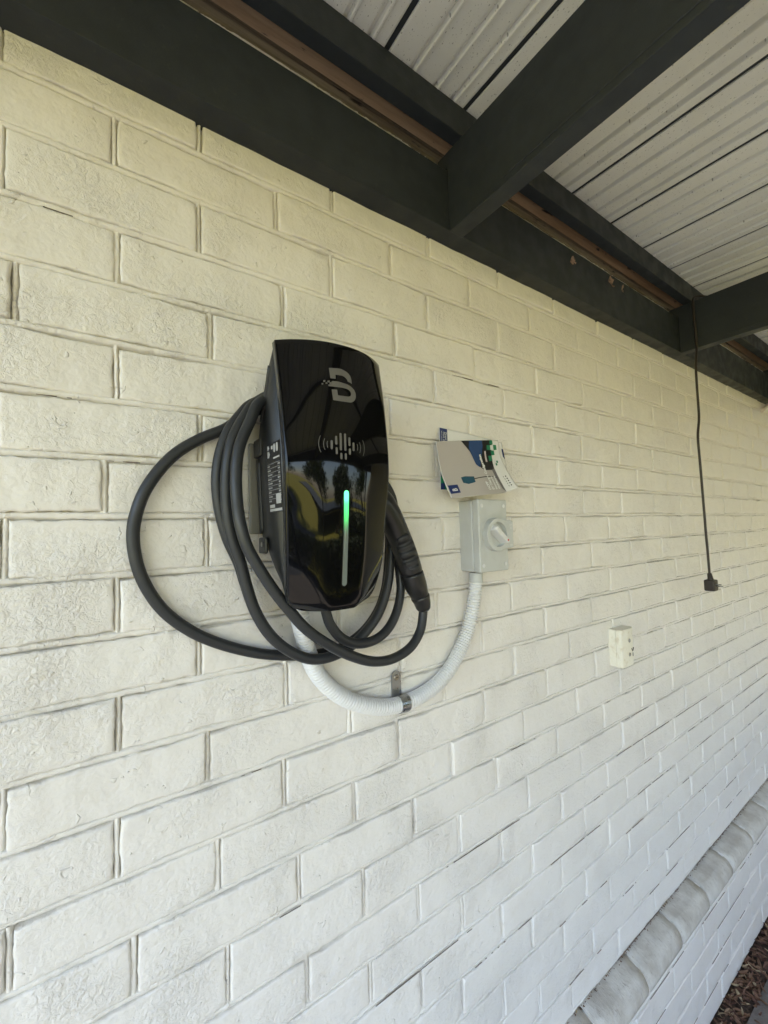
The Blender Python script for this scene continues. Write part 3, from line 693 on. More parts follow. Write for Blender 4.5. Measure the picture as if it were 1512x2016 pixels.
cap = obj('end_cap', tube('end_cap', seg, f, 24), M_CONN, cabt)
seg, f = along(.325, 1.0, [(0, .0212), (.04, .0222), (.25, .0222), (.5, .0218), (.7, .0245), (.85, .0275), (1, .027)])
hd = obj('handle', tube('handle', seg, f, 24), M_CONN, cabt)
# rubber grip pad with finger ridges on the face of the handle
T = lambda t: cp[int(t*(len(cp)-1))]
vs, fs = [], []; nu, nv = 26, 12
for i in range(nu+1):
    u = i/nu; t = .36+.30*u; c_ = T(t); d = (T(min(1, t+.03))-T(t-.03)).normalized()
    side = Vector((0, -1, 0)); side = (side-d*side.dot(d)).normalized(); lat = d.cross(side)
    hw = .95*math.sqrt(max(0.02, 1-(2*u-1)**2))**.7
    for k in range(nv+1):
        a = (k/nv*2-1)*hw-.30
        ridge = .0008*math.cos(u*math.pi*9)
        ra, rb = .0222*1.08+.0011+ridge, .0222*.98+.0011+ridge
        if k in (0, nv) or i in (0, nu): ra -= .0022; rb -= .0022
        vs.append(c_+side*math.cos(a)*ra+lat*math.sin(a)*rb)
for i in range(nu):
    for k in range(nv): fs.append((i*(nv+1)+k, i*(nv+1)+k+1, (i+1)*(nv+1)+k+1, (i+1)*(nv+1)+k))
obj('grip_pad', mesh('grip_pad', vs, fs, True), M_GRIP, hd)
p = T(.20); d = (T(.24)-T(.16)).normalized(); nrm = Vector((-.25, -1, 0)); nrm = (nrm-d*nrm.dot(d)).normalized(); la = d.cross(nrm)
q = p+nrm*.0205
vs = [q+la*a*.0022+d*b*.0095+nrm*c_ for a in (-1, 1) for b in (-1, 1) for c_ in (-.004, .0014)]
obj('latch_slot', mesh('latch_slot', vs, [(0, 1, 3, 2), (4, 6, 7, 5), (0, 4, 5, 1), (2, 3, 7, 6), (0, 2, 6, 4), (1, 5, 7, 3)]), M_DARK, cap)

# ------------------------------------------------------------------ conduit and its saddle
cond = thing('corrugated_conduit', (.50, -.018, -.354), 'white corrugated conduit sweeping from the charger to the grey switch', 'conduit')
CP = [(0.2749, -0.06, -0.100), (0.2749, -0.06, -0.1185), (0.2793, -0.055, -0.1408), (0.2924, -0.04, -0.1751), (0.3064, -0.028, -0.2149), (0.3288, -0.02, -0.257), (0.3618, -0.018, -0.2942), (0.4044, -0.018, -0.3243), (0.4619, -0.018, -0.3477), (0.5183, -0.018, -0.3542), (0.5799, -0.018, -0.3464), (0.6323, -0.018, -0.3237), (0.6779, -0.018, -0.2824), (0.7077, -0.02, -0.2353), (0.7229, -0.024, -0.1842), (0.7275, -0.029, -0.1429), (0.7294, -0.03, -0.1225)]
cpath = crom(CP, .0003)
# resample evenly
even = [cpath[0]]; 
for p in cpath[1:]:
    if (p-even[-1]).length >= .00115: even.append(p)
rr = (.0157, .0160, .0157, .0122, .0122)
obj('hose', tube('hose', even, lambda i, n: rr[i % 5], 20), M_COND, cond)
gl = thing('conduit_gland', (.7305, -.03, -.119), 'pale plain collar where the conduit enters the grey switch', 'fitting')
obj('sleeve', cyl('sleeve', (.7302, -.03, -.1265), (.04, 0, 1), .0158, .022, 24, bev=.001), M_ISO, gl)
obj('collar_ring', cyl('collar_ring', (.7300, -.03, -.1275), (.04, 0, 1), .0168, .0045, 24, bev=.0008), M_ISO, gl)
sdl = thing('pipe_saddle', (.512, -.003, -.33), 'small zinc steel saddle clamping the white conduit to the bricks', 'bracket')
pts = [(.4995, -.342), (.5225, -.342), (.5225, -.302)]+[(.511+.0115*math.cos(t), -.302+.0115*math.sin(t)) for t in [math.pi*k/8 for k in range(1, 8)]]+[(.4995, -.302)]
obj('tab', prism('tab', pts, 1, -.0045, -.0020), M_STEEL, sdl)
cc = Vector((.5145, -.018, -.3540)); vs, fs = [], []
ang = math.radians(-3); tx = Vector((math.cos(ang), 0, math.sin(ang))); tz = Vector((-math.sin(ang), 0, math.cos(ang)))
for k in range(17):
    t = math.pi*.5+(-math.pi*1.12)*(k/16-0)   # from top over the front to below
    yv, zv = -math.cos(t-math.pi/2*0), math.sin(t)
    for a in (-.0105, .0105):
        for r_ in (.0160, .0176):
            vs.append(cc+tx*a+tz*(math.sin(t)*r_)+Vector((0, -math.cos(t)*r_, 0)))
for k in range(16):
    o = k*4
    for a, b in ((0, 1), (1, 3), (3, 2), (2, 0)): fs.append((o+a, o+b, o+4+b, o+4+a))
obj('band', mesh('band', vs, fs), M_STEEL, sdl)
scw = obj('screw', cyl('screw', (.511, -.0045, -.3045), (0, -1, 0), .0062, .0022, 20, bev=.001), M_BRASS, sdl)
obj('cross_slot', bm_mesh('cross_slot', box(.5075, .5145, -.0070, -.0064, -.3051, -.3039)), M_DARK, scw)

# ------------------------------------------------------------------ isolator switch
IX0, IX1, IZ0, IZ1 = .7135, .8105, -.1015, .065
iso = thing('isolator_switch', (.762, 0, IZ0), 'light grey rotary isolator switch box on the wall under the booklets', 'switch')
obj('base_box', bm_mesh('base_box', box(IX0, IX1, -.0405, .004, IZ0, IZ1, .005, 3), True), M_ISO, iso)
lid = obj('lid', bm_mesh('lid', box(IX0-.0008, IX1+.0008, -.0615, -.0415, IZ0-.0008, IZ1+.0008, .004, 3), True), M_ISO, iso)
for p in (iso.children[0].data, lid.data): p.polygons.foreach_set('use_smooth', [False]*len(p.polygons))
for x, z in ((.724, .0505), (.7995, .0505), (.724, -.0865), (.7995, -.0865)):
    s = obj('lid_screw', cyl('lid_screw', (x, -.0612, z), (0, -1, 0), .0046, .0014, 18, bev=.0006), M_KNOB, lid)
DC = (.7625, -.0165)
# collar: ring with a tab to the right that carries the position marks
def ring(name, y0, y1, ro, ri, tabx=None, seg=48):
    vs, fs = [], []
    for k in range(seg):
        a = 2*math.pi*k/seg; ca, sa = math.cos(a), math.sin(a); r = ro
        x, z = DC[0]+ro*ca, DC[1]+ro*sa
        if tabx:
            if ca > .35: 
                q = min(1, (ca-.35)/.25); zz = max(-.033, min(.033, ro*sa*1.0)); x = DC[0]+ro*ca+(tabx-ro*ca)*q
                z = DC[1]+zz*(1)
        vs += [(x, y0, z), (x, y1+.0012, z), (DC[0]+(x-DC[0])*.965, y1, DC[1]+(z-DC[1])*.965), (DC[0]+ri*ca, y1, DC[1]+ri*sa), (DC[0]+(ri-.002)*ca, y0, DC[1]+(ri-.002)*sa)]
    for k in range(seg):
        a = k*5; b = ((k+1) % seg)*5
        for j in range(4): fs.append((a+j, b+j, b+j+1, a+j+1))
    return mesh(name, vs, fs)
dial = obj('dial_collar', ring('dial_collar', -.0610, -.0760, .0385, .0285, .052), M_ISO, iso)
obj('dial_plate', cyl('dial_plate', (DC[0], -.0612, DC[1]), (0, -1, 0), .0272, .004, 40), M_ISO, iso)
ka = math.radians(-38); kd = Vector((math.cos(ka), 0, math.sin(ka))); kn = Vector((-math.sin(ka), 0, math.cos(ka)))
vs = []; C0 = Vector((DC[0], -.065, DC[1]))
for yv, ln, wd in ((0, .0275, .0088), (-.021, .0275, .0060), (-.0235, .0255, .0046)):
    for a, b in ((-1, -1), (1, -.75), (1.12, 0), (1, .75), (-1, 1), (-1.06, 0)):
        vs.append(C0+kd*ln*a+kn*wd*b+Vector((0, yv, 0)))
fs = []
for j in range(2):
    for i in range(6): fs.append((j*6+i, j*6+(i+1) % 6, (j+1)*6+(i+1) % 6, (j+1)*6+i))
fs.append(tuple(range(12, 18))); fs.append(tuple(range(6))[::-1])
bm = bmesh.new(); bv = [bm.verts.new(v) for v in vs]
for f in fs: bm.faces.new([bv[i] for i in f])
bmesh.ops.recalc_face_normals(bm, faces=bm.faces); bmesh.ops.bevel(bm, geom=bm.edges[:], offset=.0009, segments=2, affect='EDGES')
knob = obj('knob', bm_mesh('knob', bm), M_KNOB, iso)
p = C0+kd*.0215+Vector((0, -.0232, 0))
obj('pointer_dot', cyl('pointer_dot', p, (0, -1, 0), .0024, .0010, 14), M_RED, knob)
def text_decal(name, s, size, owner, mt, f, align='LEFT', bold=0.0):
    cu = bpy.data.curves.new('txt', 'FONT'); cu.body = s; cu.size = size; cu.align_x = align; cu.resolution_u = 3; cu.offset = bold
    o = bpy.data.objects.new('txt', cu); COL.objects.link(o); bpy.context.view_layer.update()
    me = bpy.data.meshes.new_from_object(o.evaluated_get(bpy.context.evaluated_depsgraph_get()))
    bpy.data.objects.remove(o); bpy.data.curves.remove(cu)
    for v in me.vertices: v.co = Vector(f(v.co.x, v.co.y))
    me.materials.clear(); me.name = name
    return obj(name, me, mt, owner)
text_decal('position_mark', 'OFF', .0055, dial, M_WHITE, lambda a, b: (.8055+a, -.0764, .0035+b), 'CENTER')
text_decal('position_mark', 'O', .0075, dial, M_WHITE, lambda a, b: (.8055+a, -.0764, -.0045+b), 'CENTER')
text_decal('position_mark', 'ON', .0062, dial, M_WHITE, lambda a, b: (.8055+a, -.0764, -.0445+b), 'CENTER')

# ------------------------------------------------------------------ booklets on top of the switch
M_PAPER = mat('glossy_paper', (.80, .79, .77), .3)
M_GREY = mat('cover_grey_print', (.47, .43, .40), .28)
M_NAVY = mat('navy_print', (.012, .028, .13), .3); M_GREEN = mat('green_print', (.02, .22, .11), .3); M_BLUE = mat('car_blue_print', (.02, .06, .17), .25)
M_INK = mat('black_print', (.008, .009, .01), .28); M_TEAL = mat('teal_print', (.015, .075, .12), .25); M_PINK = mat('pale_pink_print', (.62, .52, .52), .35); M_INKG = mat('grey_print', (.16, .15, .15), .3)
BL = [(0.6359, -0.012, 0.1998), (0.6319, -0.022, 0.1598), (0.6307, -0.034, 0.122), (0.6324, -0.047, 0.0908), (0.633, -0.060, 0.0655)]
BR = [(0.8504, -0.012, 0.2245), (0.8419, -0.022, 0.1808), (0.8388, -0.034, 0.1479), (0.8366, -0.047, 0.1157), (0.8364, -0.060, 0.0843)]
def bsurf(u, v, off=0.0):
    def c3(tab): return Vector([smooth_interp([(k/4, tab[k][i]) for k in range(5)], v) for i in range(3)])
    l, r = c3(BL), c3(BR); p = l+(r-l)*u
    bend = .020*math.sin(math.pi*min(1, max(0, u)))*(.35+.65*v)
    flap = -.038*max(0, (u-.70)/.30)**1.6*v**1.5
    p = p+Vector((0, -bend+.006*v*0-off, 0))+Vector((0, flap*.5, -flap*.25)); return p
def book(name, f, thick, parent, mt, nu=48, nv=40):
    vs = [f(i/nu, j/nv, 0) for j in range(nv+1) for i in range(nu+1)]+[f(i/nu, j/nv, -thick) for j in range(nv+1) for i in range(nu+1)]
    R = nu+1; N = R*(nv+1); fs = []
    for j in range(nv):
        for i in range(nu):
            a = j*R+i; fs.append((a, a+R, a+R+1, a+1)); fs.append((N+a, N+a+1, N+a+R+1, N+a+R))
    for i in range(nu): fs += [(i, i+1, N+i+1, N+i), (nv*R+i, N+nv*R+i, N+nv*R+i+1, nv*R+i+1)]
    for j in range(nv): fs += [(j*R, N+j*R, N+j*R+R, j*R+R), (j*R+nu, j*R+nu+R, N+j*R+nu+R, N+j*R+nu)]
    return obj(name, mesh(name, vs, fs, True), mt, parent)
bk = thing('guide_booklet', (.735, -.06, .066), 'curled grey guide booklet with a blue car on its cover, in front', 'booklet')
page = book('pages', bsurf, .0022, bk, M_PAPER)
def uvdecal(name, poly, mt, off, sf=bsurf, owner=None):
    bm = bmesh.new(); bm.faces.new([bm.verts.new((q[0], q[1], 0)) for q in poly]); bmesh.ops.triangulate(bm, faces=bm.faces[:])
    for _ in range(6):
        bmesh.ops.subdivide_edges(bm, edges=[e for e in bm.edges if e.calc_length() > .035], cuts=1); bmesh.ops.triangulate(bm, faces=bm.faces[:])
    bmesh.ops.triangulate(bm, faces=bm.faces[:])
    for v in bm.verts: v.co = sf(v.co.x, v.co.y, off)
    me = bpy.data.meshes.new(name); bm.to_mesh(me); bm.free(); return obj(name, me, mt, owner or page)
uvdecal('cover_photo', [(.004, .004), (.862, .004), (.804, .268), (.784, .488), (.792, .72), (.799, .996), (.004, .996)], M_GREY, .0006)
uvdecal('car_shadow', [(0.338, 0.006), (0.569, 0.006), (0.805, 0.006), (0.854, 0.067), (0.809, 0.268), (0.776, 0.5), (0.724, 0.519), (0.591, 0.51), (0.535, 0.441), (0.445, 0.175)], M_INK, .0010)
uvdecal('car_body', [(0.456, 0.008), (0.671, 0.008), (0.675, 0.102), (.62, .26), (0.551, 0.419), (0.524, 0.445), (0.485, 0.391), (0.46, 0.215), (0.437, 0.116)], M_BLUE, .0014)
uvdecal('cover_wedge', [(0.779, 0.488), (0.782, 0.552), (0.802, 0.991), (0.763, 0.913), (0.724, 0.519)], M_INKG, .0014)
for q in ([(0.81, 0.006), (0.864, 0.006), (0.864, 0.07), (0.803, 0.069)], [(0.743, 0.079), (0.809, 0.081), (0.809, 0.155), (0.742, 0.153)], [(0.872, 0.077), (0.93, 0.078), (0.933, 0.153), (0.87, 0.157)], [(0.807, 0.165), (0.872, 0.164), (0.872, 0.238), (0.807, 0.241)], [(0.746, 0.25), (0.811, 0.246), (0.799, 0.342), (0.732, 0.345)], [(0.866, 0.348), (0.896, 0.348), (0.892, 0.392), (0.863, 0.394)], [(0.834, 0.4), (0.863, 0.399), (0.859, 0.444), (0.83, 0.446)]):
    uvdecal('green_square', q, M_GREEN, .0018)
uvdecal('white_square', [(0.811, 0.081), (0.87, 0.079), (0.868, 0.155), (0.809, 0.155)], M_PAPER, .0018)
uvdecal('number_plate', [(0.685, 0.172), (0.714, 0.17), (0.696, 0.357), (0.663, 0.359)], M_PINK, .0018)
uvdecal('charger_picture', [(0.209, 0.596), (0.265, 0.584), (0.384, 0.605), (0.371, 0.714), (0.269, 0.735), (0.207, 0.699)], M_TEAL, .0010)
uvdecal('lead_picture', [(0.373, 0.64), (0.482, 0.629), (0.588, 0.624), (0.688, 0.64), (0.744, 0.665), (0.74, 0.681), (0.684, 0.655), (0.584, 0.638), (0.477, 0.643), (0.368, 0.657)], M_INK, .0018)
uvdecal('logo_square', [(0.012, 0.716), (0.129, 0.719), (0.126, 0.893), (0.011, 0.899)], M_NAVY, .0010)
uprun = lambda u0, v0, k: (lambda a, b: bsurf(u0-b/.205, v0-a/.150*k, .0022))
text_decal('logo_letter', 'B', .017, page, M_WHITE, uprun(.098, .85, 1.0), bold=.0004)
text_decal('cover_title', 'OCPP', .0105, page, M_WHITE, uprun(.545, .905, 1.0), bold=.0006)
text_decal('cover_title', 'EV Charger Configuration', .0112, page, M_WHITE, uprun(.605, .905, .86), bold=.0006)
text_decal('cover_title', 'Network', .0105, page, M_WHITE, uprun(.665, .905, 1.0), bold=.0006)
text_decal('cover_title', 'Guidance', .0105, page, M_WHITE, uprun(.722, .905, 1.0), bold=.0006)
for u, v in ((0.916, 0.692), (0.923, 0.743), (0.925, 0.792), (0.927, 0.842), (0.93, 0.892)):
    uvdecal('contact_dot', [(u+.011*math.cos(t), v+.013*math.sin(t)) for t in [2*math.pi*k/10 for k in range(10)]], M_INK, .0010)
    uvdecal('contact_line', [(u-.045, v-.014), (u-.036, v-.014), (u-.036, v+.014), (u-.045, v+.014)], M_INKG, .0010)
bk2 = thing('folded_leaflet', (.745, -.03, .066), 'white leaflet with navy edge strips, tucked behind the grey booklet', 'booklet')
Q = [Vector(p) for p in ((0.6537, -0.005, 0.2357), (0.8723, -0.005, 0.2212), (0.866, -.034, .090), (0.6242, -0.034, 0.0866))]
def lsurf(u, v, off=0.0):
    a = Q[0]+(Q[1]-Q[0])*u; b = Q[3]+(Q[2]-Q[3])*u; p = a+(b-a)*v
    return p+Vector((0, -off-.004*math.sin(math.pi*u), 0))
pg2 = book('pages', lsurf, .0012, bk2, M_PAPER)
for nm, poly, mt in (('navy_strip', [(.003, .003), (.105, .003), (.105, .3), (.003, .3)], M_NAVY), ('navy_block', [(.003, .55), (.16, .55), (.16, .997), (.003, .997)], M_NAVY), ('green_square', [(.003, .80), (.05, .80), (.05, .90), (.003, .90)], M_GREEN), ('green_square', [(.05, .90), (.11, .90), (.11, .997), (.05, .997)], M_GREEN), ('navy_mark', [(.965, .14), (.997, .14), (.997, .35), (.965, .30)], M_NAVY)):
    uvdecal(nm, poly, mt, .0008 if mt is M_NAVY else .0014, lsurf, pg2)
run2 = lambda u0, v0: (lambda a, b: lsurf(u0+b/.22, v0+a/.15, .0014))
text_decal('leaflet_line', 'Please go', .008, pg2, M_WHITE, run2(.072, .06))
text_decal('leaflet_line', 'Plant one', .008, pg2, M_WHITE, run2(.045, .06))
text_decal('leaflet_line', 'take a moment to', .0045, pg2, M_WHITE, run2(.022, .05))

# ------------------------------------------------------------------ hanging cord with plug
cd = thing('hanging_cord', (1.905, -.108, -.26), 'dark cord with an angled plug dangling from the right hand rafter', 'cord')
CD = [(1.99, -.13, .893), (1.955, -.112, .893), (1.9382, -0.104, 0.883), (1.929, -0.105, 0.845), (1.928, -0.107, 0.761), (1.930, -0.108, 0.69), (1.9079, -0.108, 0.6), (1.9057, -0.108, 0.5238), (1.907, -0.108, 0.4048), (1.8844, -0.108, 0.3234), (1.8907, -0.108, 0.2069), (1.8971, -0.108, 0.0906), (1.9034, -0.108, -0.0255), (1.9094, -0.108, -0.1124), (1.915, -0.108, -0.205)]
obj('cord', tube('cord', crom(CD, .012), .0042, 8), M_CORD, cd)
pl = obj('plug_body', bm_mesh('plug_body', box(1.893, 1.933, -.128, -.094, -.262, -.220, .006, 3)), M_CORD, cd)
obj('plug_neck', tube('plug_neck', [Vector((1.9145, -.108, -.196)), Vector((1.9145, -.108, -.200)), Vector((1.914, -.110, -.215)), Vector((1.913, -.111, -.226))], lambda i, n: (.006, .0075, .009, .013)[i], 12), M_CORD, cd)
for x, z in ((1.905, -.236), (1.921, -.244)):
    obj('pin', cyl('pin', (x, -.127, z), (0, -1, 0), .0024, .019, 10, bev=.0008), M_STEEL, pl)

# ------------------------------------------------------------------ old socket outlet
sk = thing('power_outlet', (1.408, 0, -.455), 'small aged cream surface mounted power outlet, low on the wall at right', 'outlet')
obj('back_box', bm_mesh('back_box', box(1.3655, 1.452, -.0225, .004, -.456, -.339, .0025, 2)), M_SOCK, sk)
pr = [(1.3655, -.0230), (1.3655, -.0375), (1.369, -.0405), (1.40, -.0425), (1.43, -.0415), (1.446, -.037), (1.4515, -.030), (1.452, -.0230)]
bm = bmesh.new(); A = [bm.verts.new((x, y, -.4565)) for x, y in pr]; B = [bm.verts.new((x, y, -.3385)) for x, y in pr]
bm.faces.new(A); bm.faces.new(B[::-1])
for i in range(len(pr)): bm.faces.new((A[i], B[i], B[(i+1) % len(pr)], A[(i+1) % len(pr)]))
bmesh.ops.recalc_face_normals(bm, faces=bm.faces); bmesh.ops.bevel(bm, geom=bm.edges[:], offset=.0012, segments=2, affect='EDGES')
cv = obj('cover_plate', bm_mesh('cover_plate', bm), M_SOCK, sk)
for x, z in ((1.412, -.376), (1.410, -.420)):
    s = obj('cover_screw', cyl('cover_screw', (x, -.0420, z), (0, -1, 0), .0062, .0018, 16, bev=.0008), M_STEEL, cv)
for x, z, a in ((1.428, -.408, .5), (1.440, -.408, -.5), (1.434, -.424, 0)):
    c_, s_ = math.cos(a), math.sin(a); yv = -.0424 if x < 1.43 else (-.0415 if x < 1.437 else -.0405)
    vs = [(x+dx*c_-dz*s_, yv+dy, z+dx*s_+dz*c_) for dx in (-.0016, .0016) for dz in (-.0055, .0055) for dy in (0, .004)]
    obj('pin_slot', mesh('pin_slot', vs, [(0, 1, 3, 2), (4, 6, 7, 5), (0, 4, 5, 1), (2, 3, 7, 6), (0, 2, 6, 4), (1, 5, 7, 3)]), M_DARK, cv)

# ------------------------------------------------------------------ small things: dead leaves, pipe stub, webs
M_LEAF = mat('dry_leaf', (.25, .13, .07), .8); g = NG(M_LEAF)
ri = g.n('ShaderNodeNewGeometry').outputs['Random Per Island']
g.col(g.mix(g.ramp(ri, 0, 1), g.mix(g.ramp(ri, .2, .5), (.10, .045, .03), (.19, .10, .055)), g.mix(g.ramp(ri, .75, .95), (.16, .085, .05), (.42, .33, .20))))
M_LEAF2 = mat('pale_dead_leaf', (.30, .20, .15), .8)
def leaf_data(c, ln, wd, rz, tilt, curl, r):
    vs, fs = [], []; n = 5
    ax = Vector((math.cos(rz), math.sin(rz), math.sin(tilt)*.7)).normalized(); sd_ = Vector((-math.sin(rz), math.cos(rz), r.uniform(-.5, .5))).normalized(); up = ax.cross(sd_)
    if up.z < 0: up = -up
    for i in range(n+1):
        t = i/n; w_ = wd*math.sin(math.pi*(.08+.88*t))**.8
        p = Vector(c)+ax*(t-.5)*ln+up*(curl*(4*(t-.5)**2))*ln
        for k in (-1, 0, 1): vs.append(p+sd_*k*w_*.5+up*(abs(k)*wd*.18))
    for i in range(n):
        for k in range(2): a = i*3+k; fs.append((a, a+1, a+4, a+3))
    return vs, fs
vs, fs = [], []; r = random.Random(21)
for i in range(1500):
    x = r.uniform(.9, 3.5); y = PX-.006-abs(r.gauss(0, .035)); z = GZ+.003+r.random()**2*.018
    if r.random() < .12: y = -.07-r.uniform(.05, .5)
    a, b = leaf_data((x, y, z), r.uniform(.012, .042), r.uniform(.004, .013), r.uniform(0, 6.28), r.uniform(-.6, .6), r.uniform(-.1, .3), r)
    o = len(vs); vs += a; fs += [tuple(q+o for q in f) for f in b]
obj('leaf_litter', mesh('leaf_litter', vs, fs), M_LEAF, label='brown dry leaf litter lying along the foot of the plinth', category='leaf litter', kind='stuff')
vs, fs = [], []; r = random.Random(33)
for i in range(420):
    x = r.uniform(.7, 3.6); a, b = leaf_data((x, -.001-abs(r.gauss(0, .0028)), -1.3445+r.random()*.004), r.uniform(.002, .008), r.uniform(.0015, .004), r.uniform(0, 6.28), r.uniform(-.6, .6), r.uniform(-.1, .3), r)
    o = len(vs); vs += a; fs += [tuple(q+o for q in f) for f in b]
obj('ledge_debris', mesh('ledge_debris', vs, fs), M_LEAF, label='crumbs of dirt and leaf caught along the plinth ledge', category='debris', kind='stuff')
for i, (x, z, s, lb) in enumerate(((1.157, .784, .022, 'smaller dead leaf caught in web on the wall beam'), (1.374, .787, .038, 'larger pale dead leaf caught in web on the wall beam'), (1.455, .790, .020, 'thin curled dead leaf at right of the two on the beam'))):
    rr_ = random.Random(70+i); vs, fs = [], []
    for k in range(3 if i < 2 else 1):
        a, b = leaf_data((0, 0, 0), s*(1-.2*k), s*.5, rr_.uniform(0, 6), rr_.uniform(-1, 1), .25, rr_)
        R_ = Matrix.Rotation(math.pi/2, 3, 'X') @ Matrix.Rotation(rr_.uniform(0, 3), 3, 'Z')
        o = len(vs); vs += [R_ @ Vector(q)+Vector((x+rr_.uniform(-.006, .006), -.058, z+rr_.uniform(-.006, .006))) for q in a]; fs += [tuple(q+o for q in f) for f in b]
    obj('dead_leaf', mesh('dead_leaf', vs, fs), M_LEAF2, label=lb, category='leaf', group='leaves caught on the beam')
st = thing('pipe_stub', (3.15, -.03, .64), 'short pinkish white pipe end under the beam at the far right', 'pipe')
obj('pipe', tube('pipe', crom([(3.06, -.035, .612), (3.12, -.035, .635), (3.22, -.035, .672), (3.4, -.035, .70)], .02), .010, 12), mat('pinkish_white_pvc', (.66, .58, .55), .45), st)

# ------------------------------------------------------------------ garden beyond the open sides (lights the wall, mirrors in the charger)
M_FOL = mat('garden_leaves', (.07, .12, .025), .55); g = NG(M_FOL)
ri = g.n('ShaderNodeNewGeometry').outputs['Random Per Island']; g.col(g.mix(g.ramp(ri, 0, 1), (.04, .075, .018), (.13, .17, .035)))
M_BARK = mat('bark', (.10, .075, .05), .9)
def tree(name, x, y, h, cr, nleaf, seed, label):
    r = random.Random(seed); t = thing(name, (x, y, GZ), label, 'tree', 'garden trees across the lawn')
    vs, fs = [], []
    trunk = crom([(x, y, GZ-.05), (x+.08, y, GZ+h*.25), (x-.05, y+.06, GZ+h*.5), (x+.05, y, GZ+h*.8)], .2)
    a, b = tube_data(trunk, lambda i, n: .16*(1-.75*i/n), 8); vs += a; fs += b
    for k in range(7):
        t0 = trunk[int(len(trunk)*(.35+.5*k/7))]; d = Vector((r.uniform(-1, 1), r.uniform(-1, 1), r.uniform(.3, .9))).normalized()*cr*.8
        p = crom([t0, t0+d*.5+Vector((0, 0, .1)), t0+d], .2); a, b = tube_data(p, lambda i, n: .05*(1-.8*i/n), 6); o = len(vs); vs += a; fs += [tuple(q+o for q in f) for f in b]
    obj('trunk', mesh('trunk', vs, fs, True), M_BARK, t)
    vs, fs = [], []
    cl = [(Vector((r.uniform(-1, 1), r.uniform(-1, 1), r.uniform(-.8, 1)))*.75, r.uniform(.25, .5)) for _ in range(26)]
    for i in range(nleaf):
        c_, s = cl[i % len(cl)]; q = Vector((r.gauss(0, 1), r.gauss(0, 1), r.gauss(0, 1))).normalized()*s*r.random()**.4
        p = Vector((x, y, GZ+h*.68))+Vector(((c_.x+q.x)*cr, (c_.y+q.y)*cr, (c_.z+q.z)*h*.36))
        u = Vector((r.gauss(0, 1), r.gauss(0, 1), r.gauss(0, 1))).normalized(); v = u.orthogonal().normalized(); sz = r.uniform(.05, .10)
        o = len(vs); vs += [p-u*sz, p+v*sz*.5, p+u*sz, p-v*sz*.5]; fs.append((o, o+1, o+2, o+3))
    obj('crown', mesh('crown', vs, fs), M_FOL, t)
for i, (x, y, h, cr, lb) in enumerate(((1.2, -8.6, 4.2, 1.5, 'bushy green tree straight across from the charger, mirrored in its front'), (4.8, -9.2, 3.2, 1.1, 'smaller green tree across the lawn to the right'), (8.6, -9.8, 4.6, 1.6, 'largest green tree far right beyond the lawn'), (-3.4, -10.6, 4.6, 1.8, 'green tree at the end of the driveway'))):
    tree('garden_tree', x, y, h, cr, 5200, 300+i, lb)
M_FENCE = mat('dark_fence_paint', (.045, .05, .05), .5)
fn = thing('garden_fence', (4, -22.0, GZ), 'dark ribbed metal garden fence behind the trees', 'fence')
vs, fs = [], []; n = 0
for k in range(0, 76):
    x = -1.4+k*.2; pts = [(x, -22.0), (x+.05, -22.0), (x+.07, -21.97), (x+.13, -21.97), (x+.15, -22.0), (x+.2, -22.0)]
    for q in range(5):
        (xa, ya), (xb, yb) = pts[q], pts[q+1]; o = len(vs); vs += [(xa, ya, GZ), (xb, yb, GZ), (xb, yb, GZ+1.1), (xa, ya, GZ+1.1)]; fs.append((o, o+1, o+2, o+3))
obj('fence_sheet', mesh('fence_sheet', vs, fs), M_FENCE, fn)
obj('top_rail', bm_mesh('top_rail', box(-1.4, 13.8, -22.03, -10.14, GZ+1.09, GZ+1.15, .004, 1)), M_FENCE, fn)

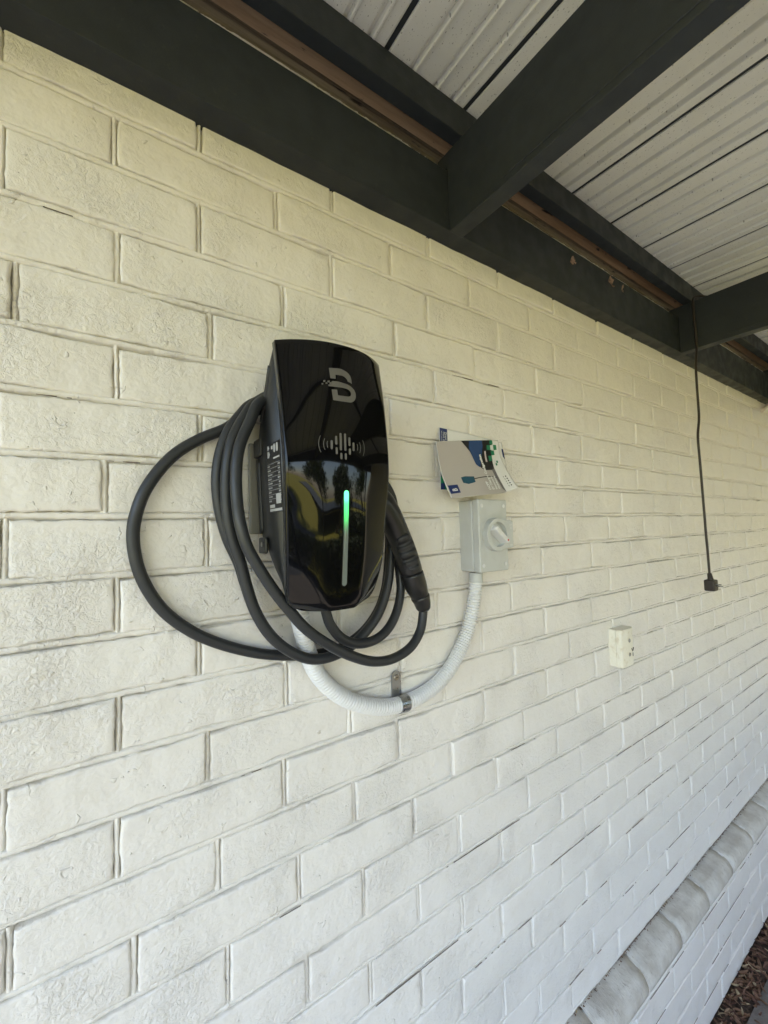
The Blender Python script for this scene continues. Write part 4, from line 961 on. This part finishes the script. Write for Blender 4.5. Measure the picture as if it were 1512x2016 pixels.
hg = thing('light_block_hedge', (5, -5.0, GZ), 'unseen dark green hedge, added to block light from the right front', 'hedge')  # hedge added out of view to dim the right part of the wall
r = random.Random(91); vs, fs = [], []
for i in range(26000):
    x = r.uniform(3.0, 9.5); q = r.random(); zz = GZ+r.random()**.8*1.35+.12*nz(x*1.3, 0, 2); y = -4.95+r.gauss(0, .22)+.12*nz(x*2, zz*2, 5)
    p = Vector((x, y, zz)); u = Vector((r.gauss(0, 1), r.gauss(0, 1), r.gauss(0, 1))).normalized(); v = u.orthogonal().normalized(); sz = r.uniform(.03, .065)
    o = len(vs); vs += [p-u*sz, p+v*sz*.55, p+u*sz, p-v*sz*.55]; fs.append((o, o+1, o+2, o+3))
obj('foliage', mesh('foliage', vs, fs), M_FOL, hg)
vs, fs = [], []
for k in range(22):
    x = 3.2+k*.28; a, b = tube_data(crom([(x, -4.95, GZ-.02), (x+.05, -4.98, GZ+.8), (x-.04, -4.93, GZ+1.7)], .2), lambda i, n: .03*(1-.6*i/n), 6); o = len(vs); vs += a; fs += [tuple(q+o for q in f) for f in b]
obj('stems', mesh('stems', vs, fs, True), M_BARK, hg, kind='stuff')
lh = thing('reflection_block_hedge', (1.2, -3.85, GZ), 'unseen low hedge, added to hide the lawn from the charger reflection', 'hedge')  # added out of view so the charger front mirrors less of the lawn
vs, fs = [], []
for i in range(26000):
    x = r.uniform(-3.2, 3.3); zz = GZ+r.random()**.7*.92; y = -3.85+r.uniform(-.24, .24)
    p = Vector((x, y, zz)); u = Vector((r.gauss(0, 1), r.gauss(0, 1), r.gauss(0, 1))).normalized(); v = u.orthogonal().normalized(); sz = r.uniform(.025, .05)
    o = len(vs); vs += [p-u*sz, p+v*sz*.55, p+u*sz, p-v*sz*.55]; fs.append((o, o+1, o+2, o+3))
obj('foliage', mesh('foliage', vs, fs), M_FOL, lh)
M_GATE = mat('cream_gate_paint', (.62, .55, .40), .5)
gt = thing('light_block_gate', (4.4, -1.7, GZ), 'unseen cream boarded gate, added to close the right end and bounce warm light', 'gate')  # gate added out of view: shuts out end light, cream for warm bounce
for k in range(23):
    y = -.075-k*.15; obj('board', bm_mesh('board', box(4.40, 4.42, y-.14, y, GZ+.05, .93, .003, 1)), M_GATE, gt)
for z in (GZ+.3, 0.0): obj('rail', bm_mesh('rail', box(4.422, 4.46, -3.5, -.1, z, z+.09, .003, 1)), M_GATE, gt)
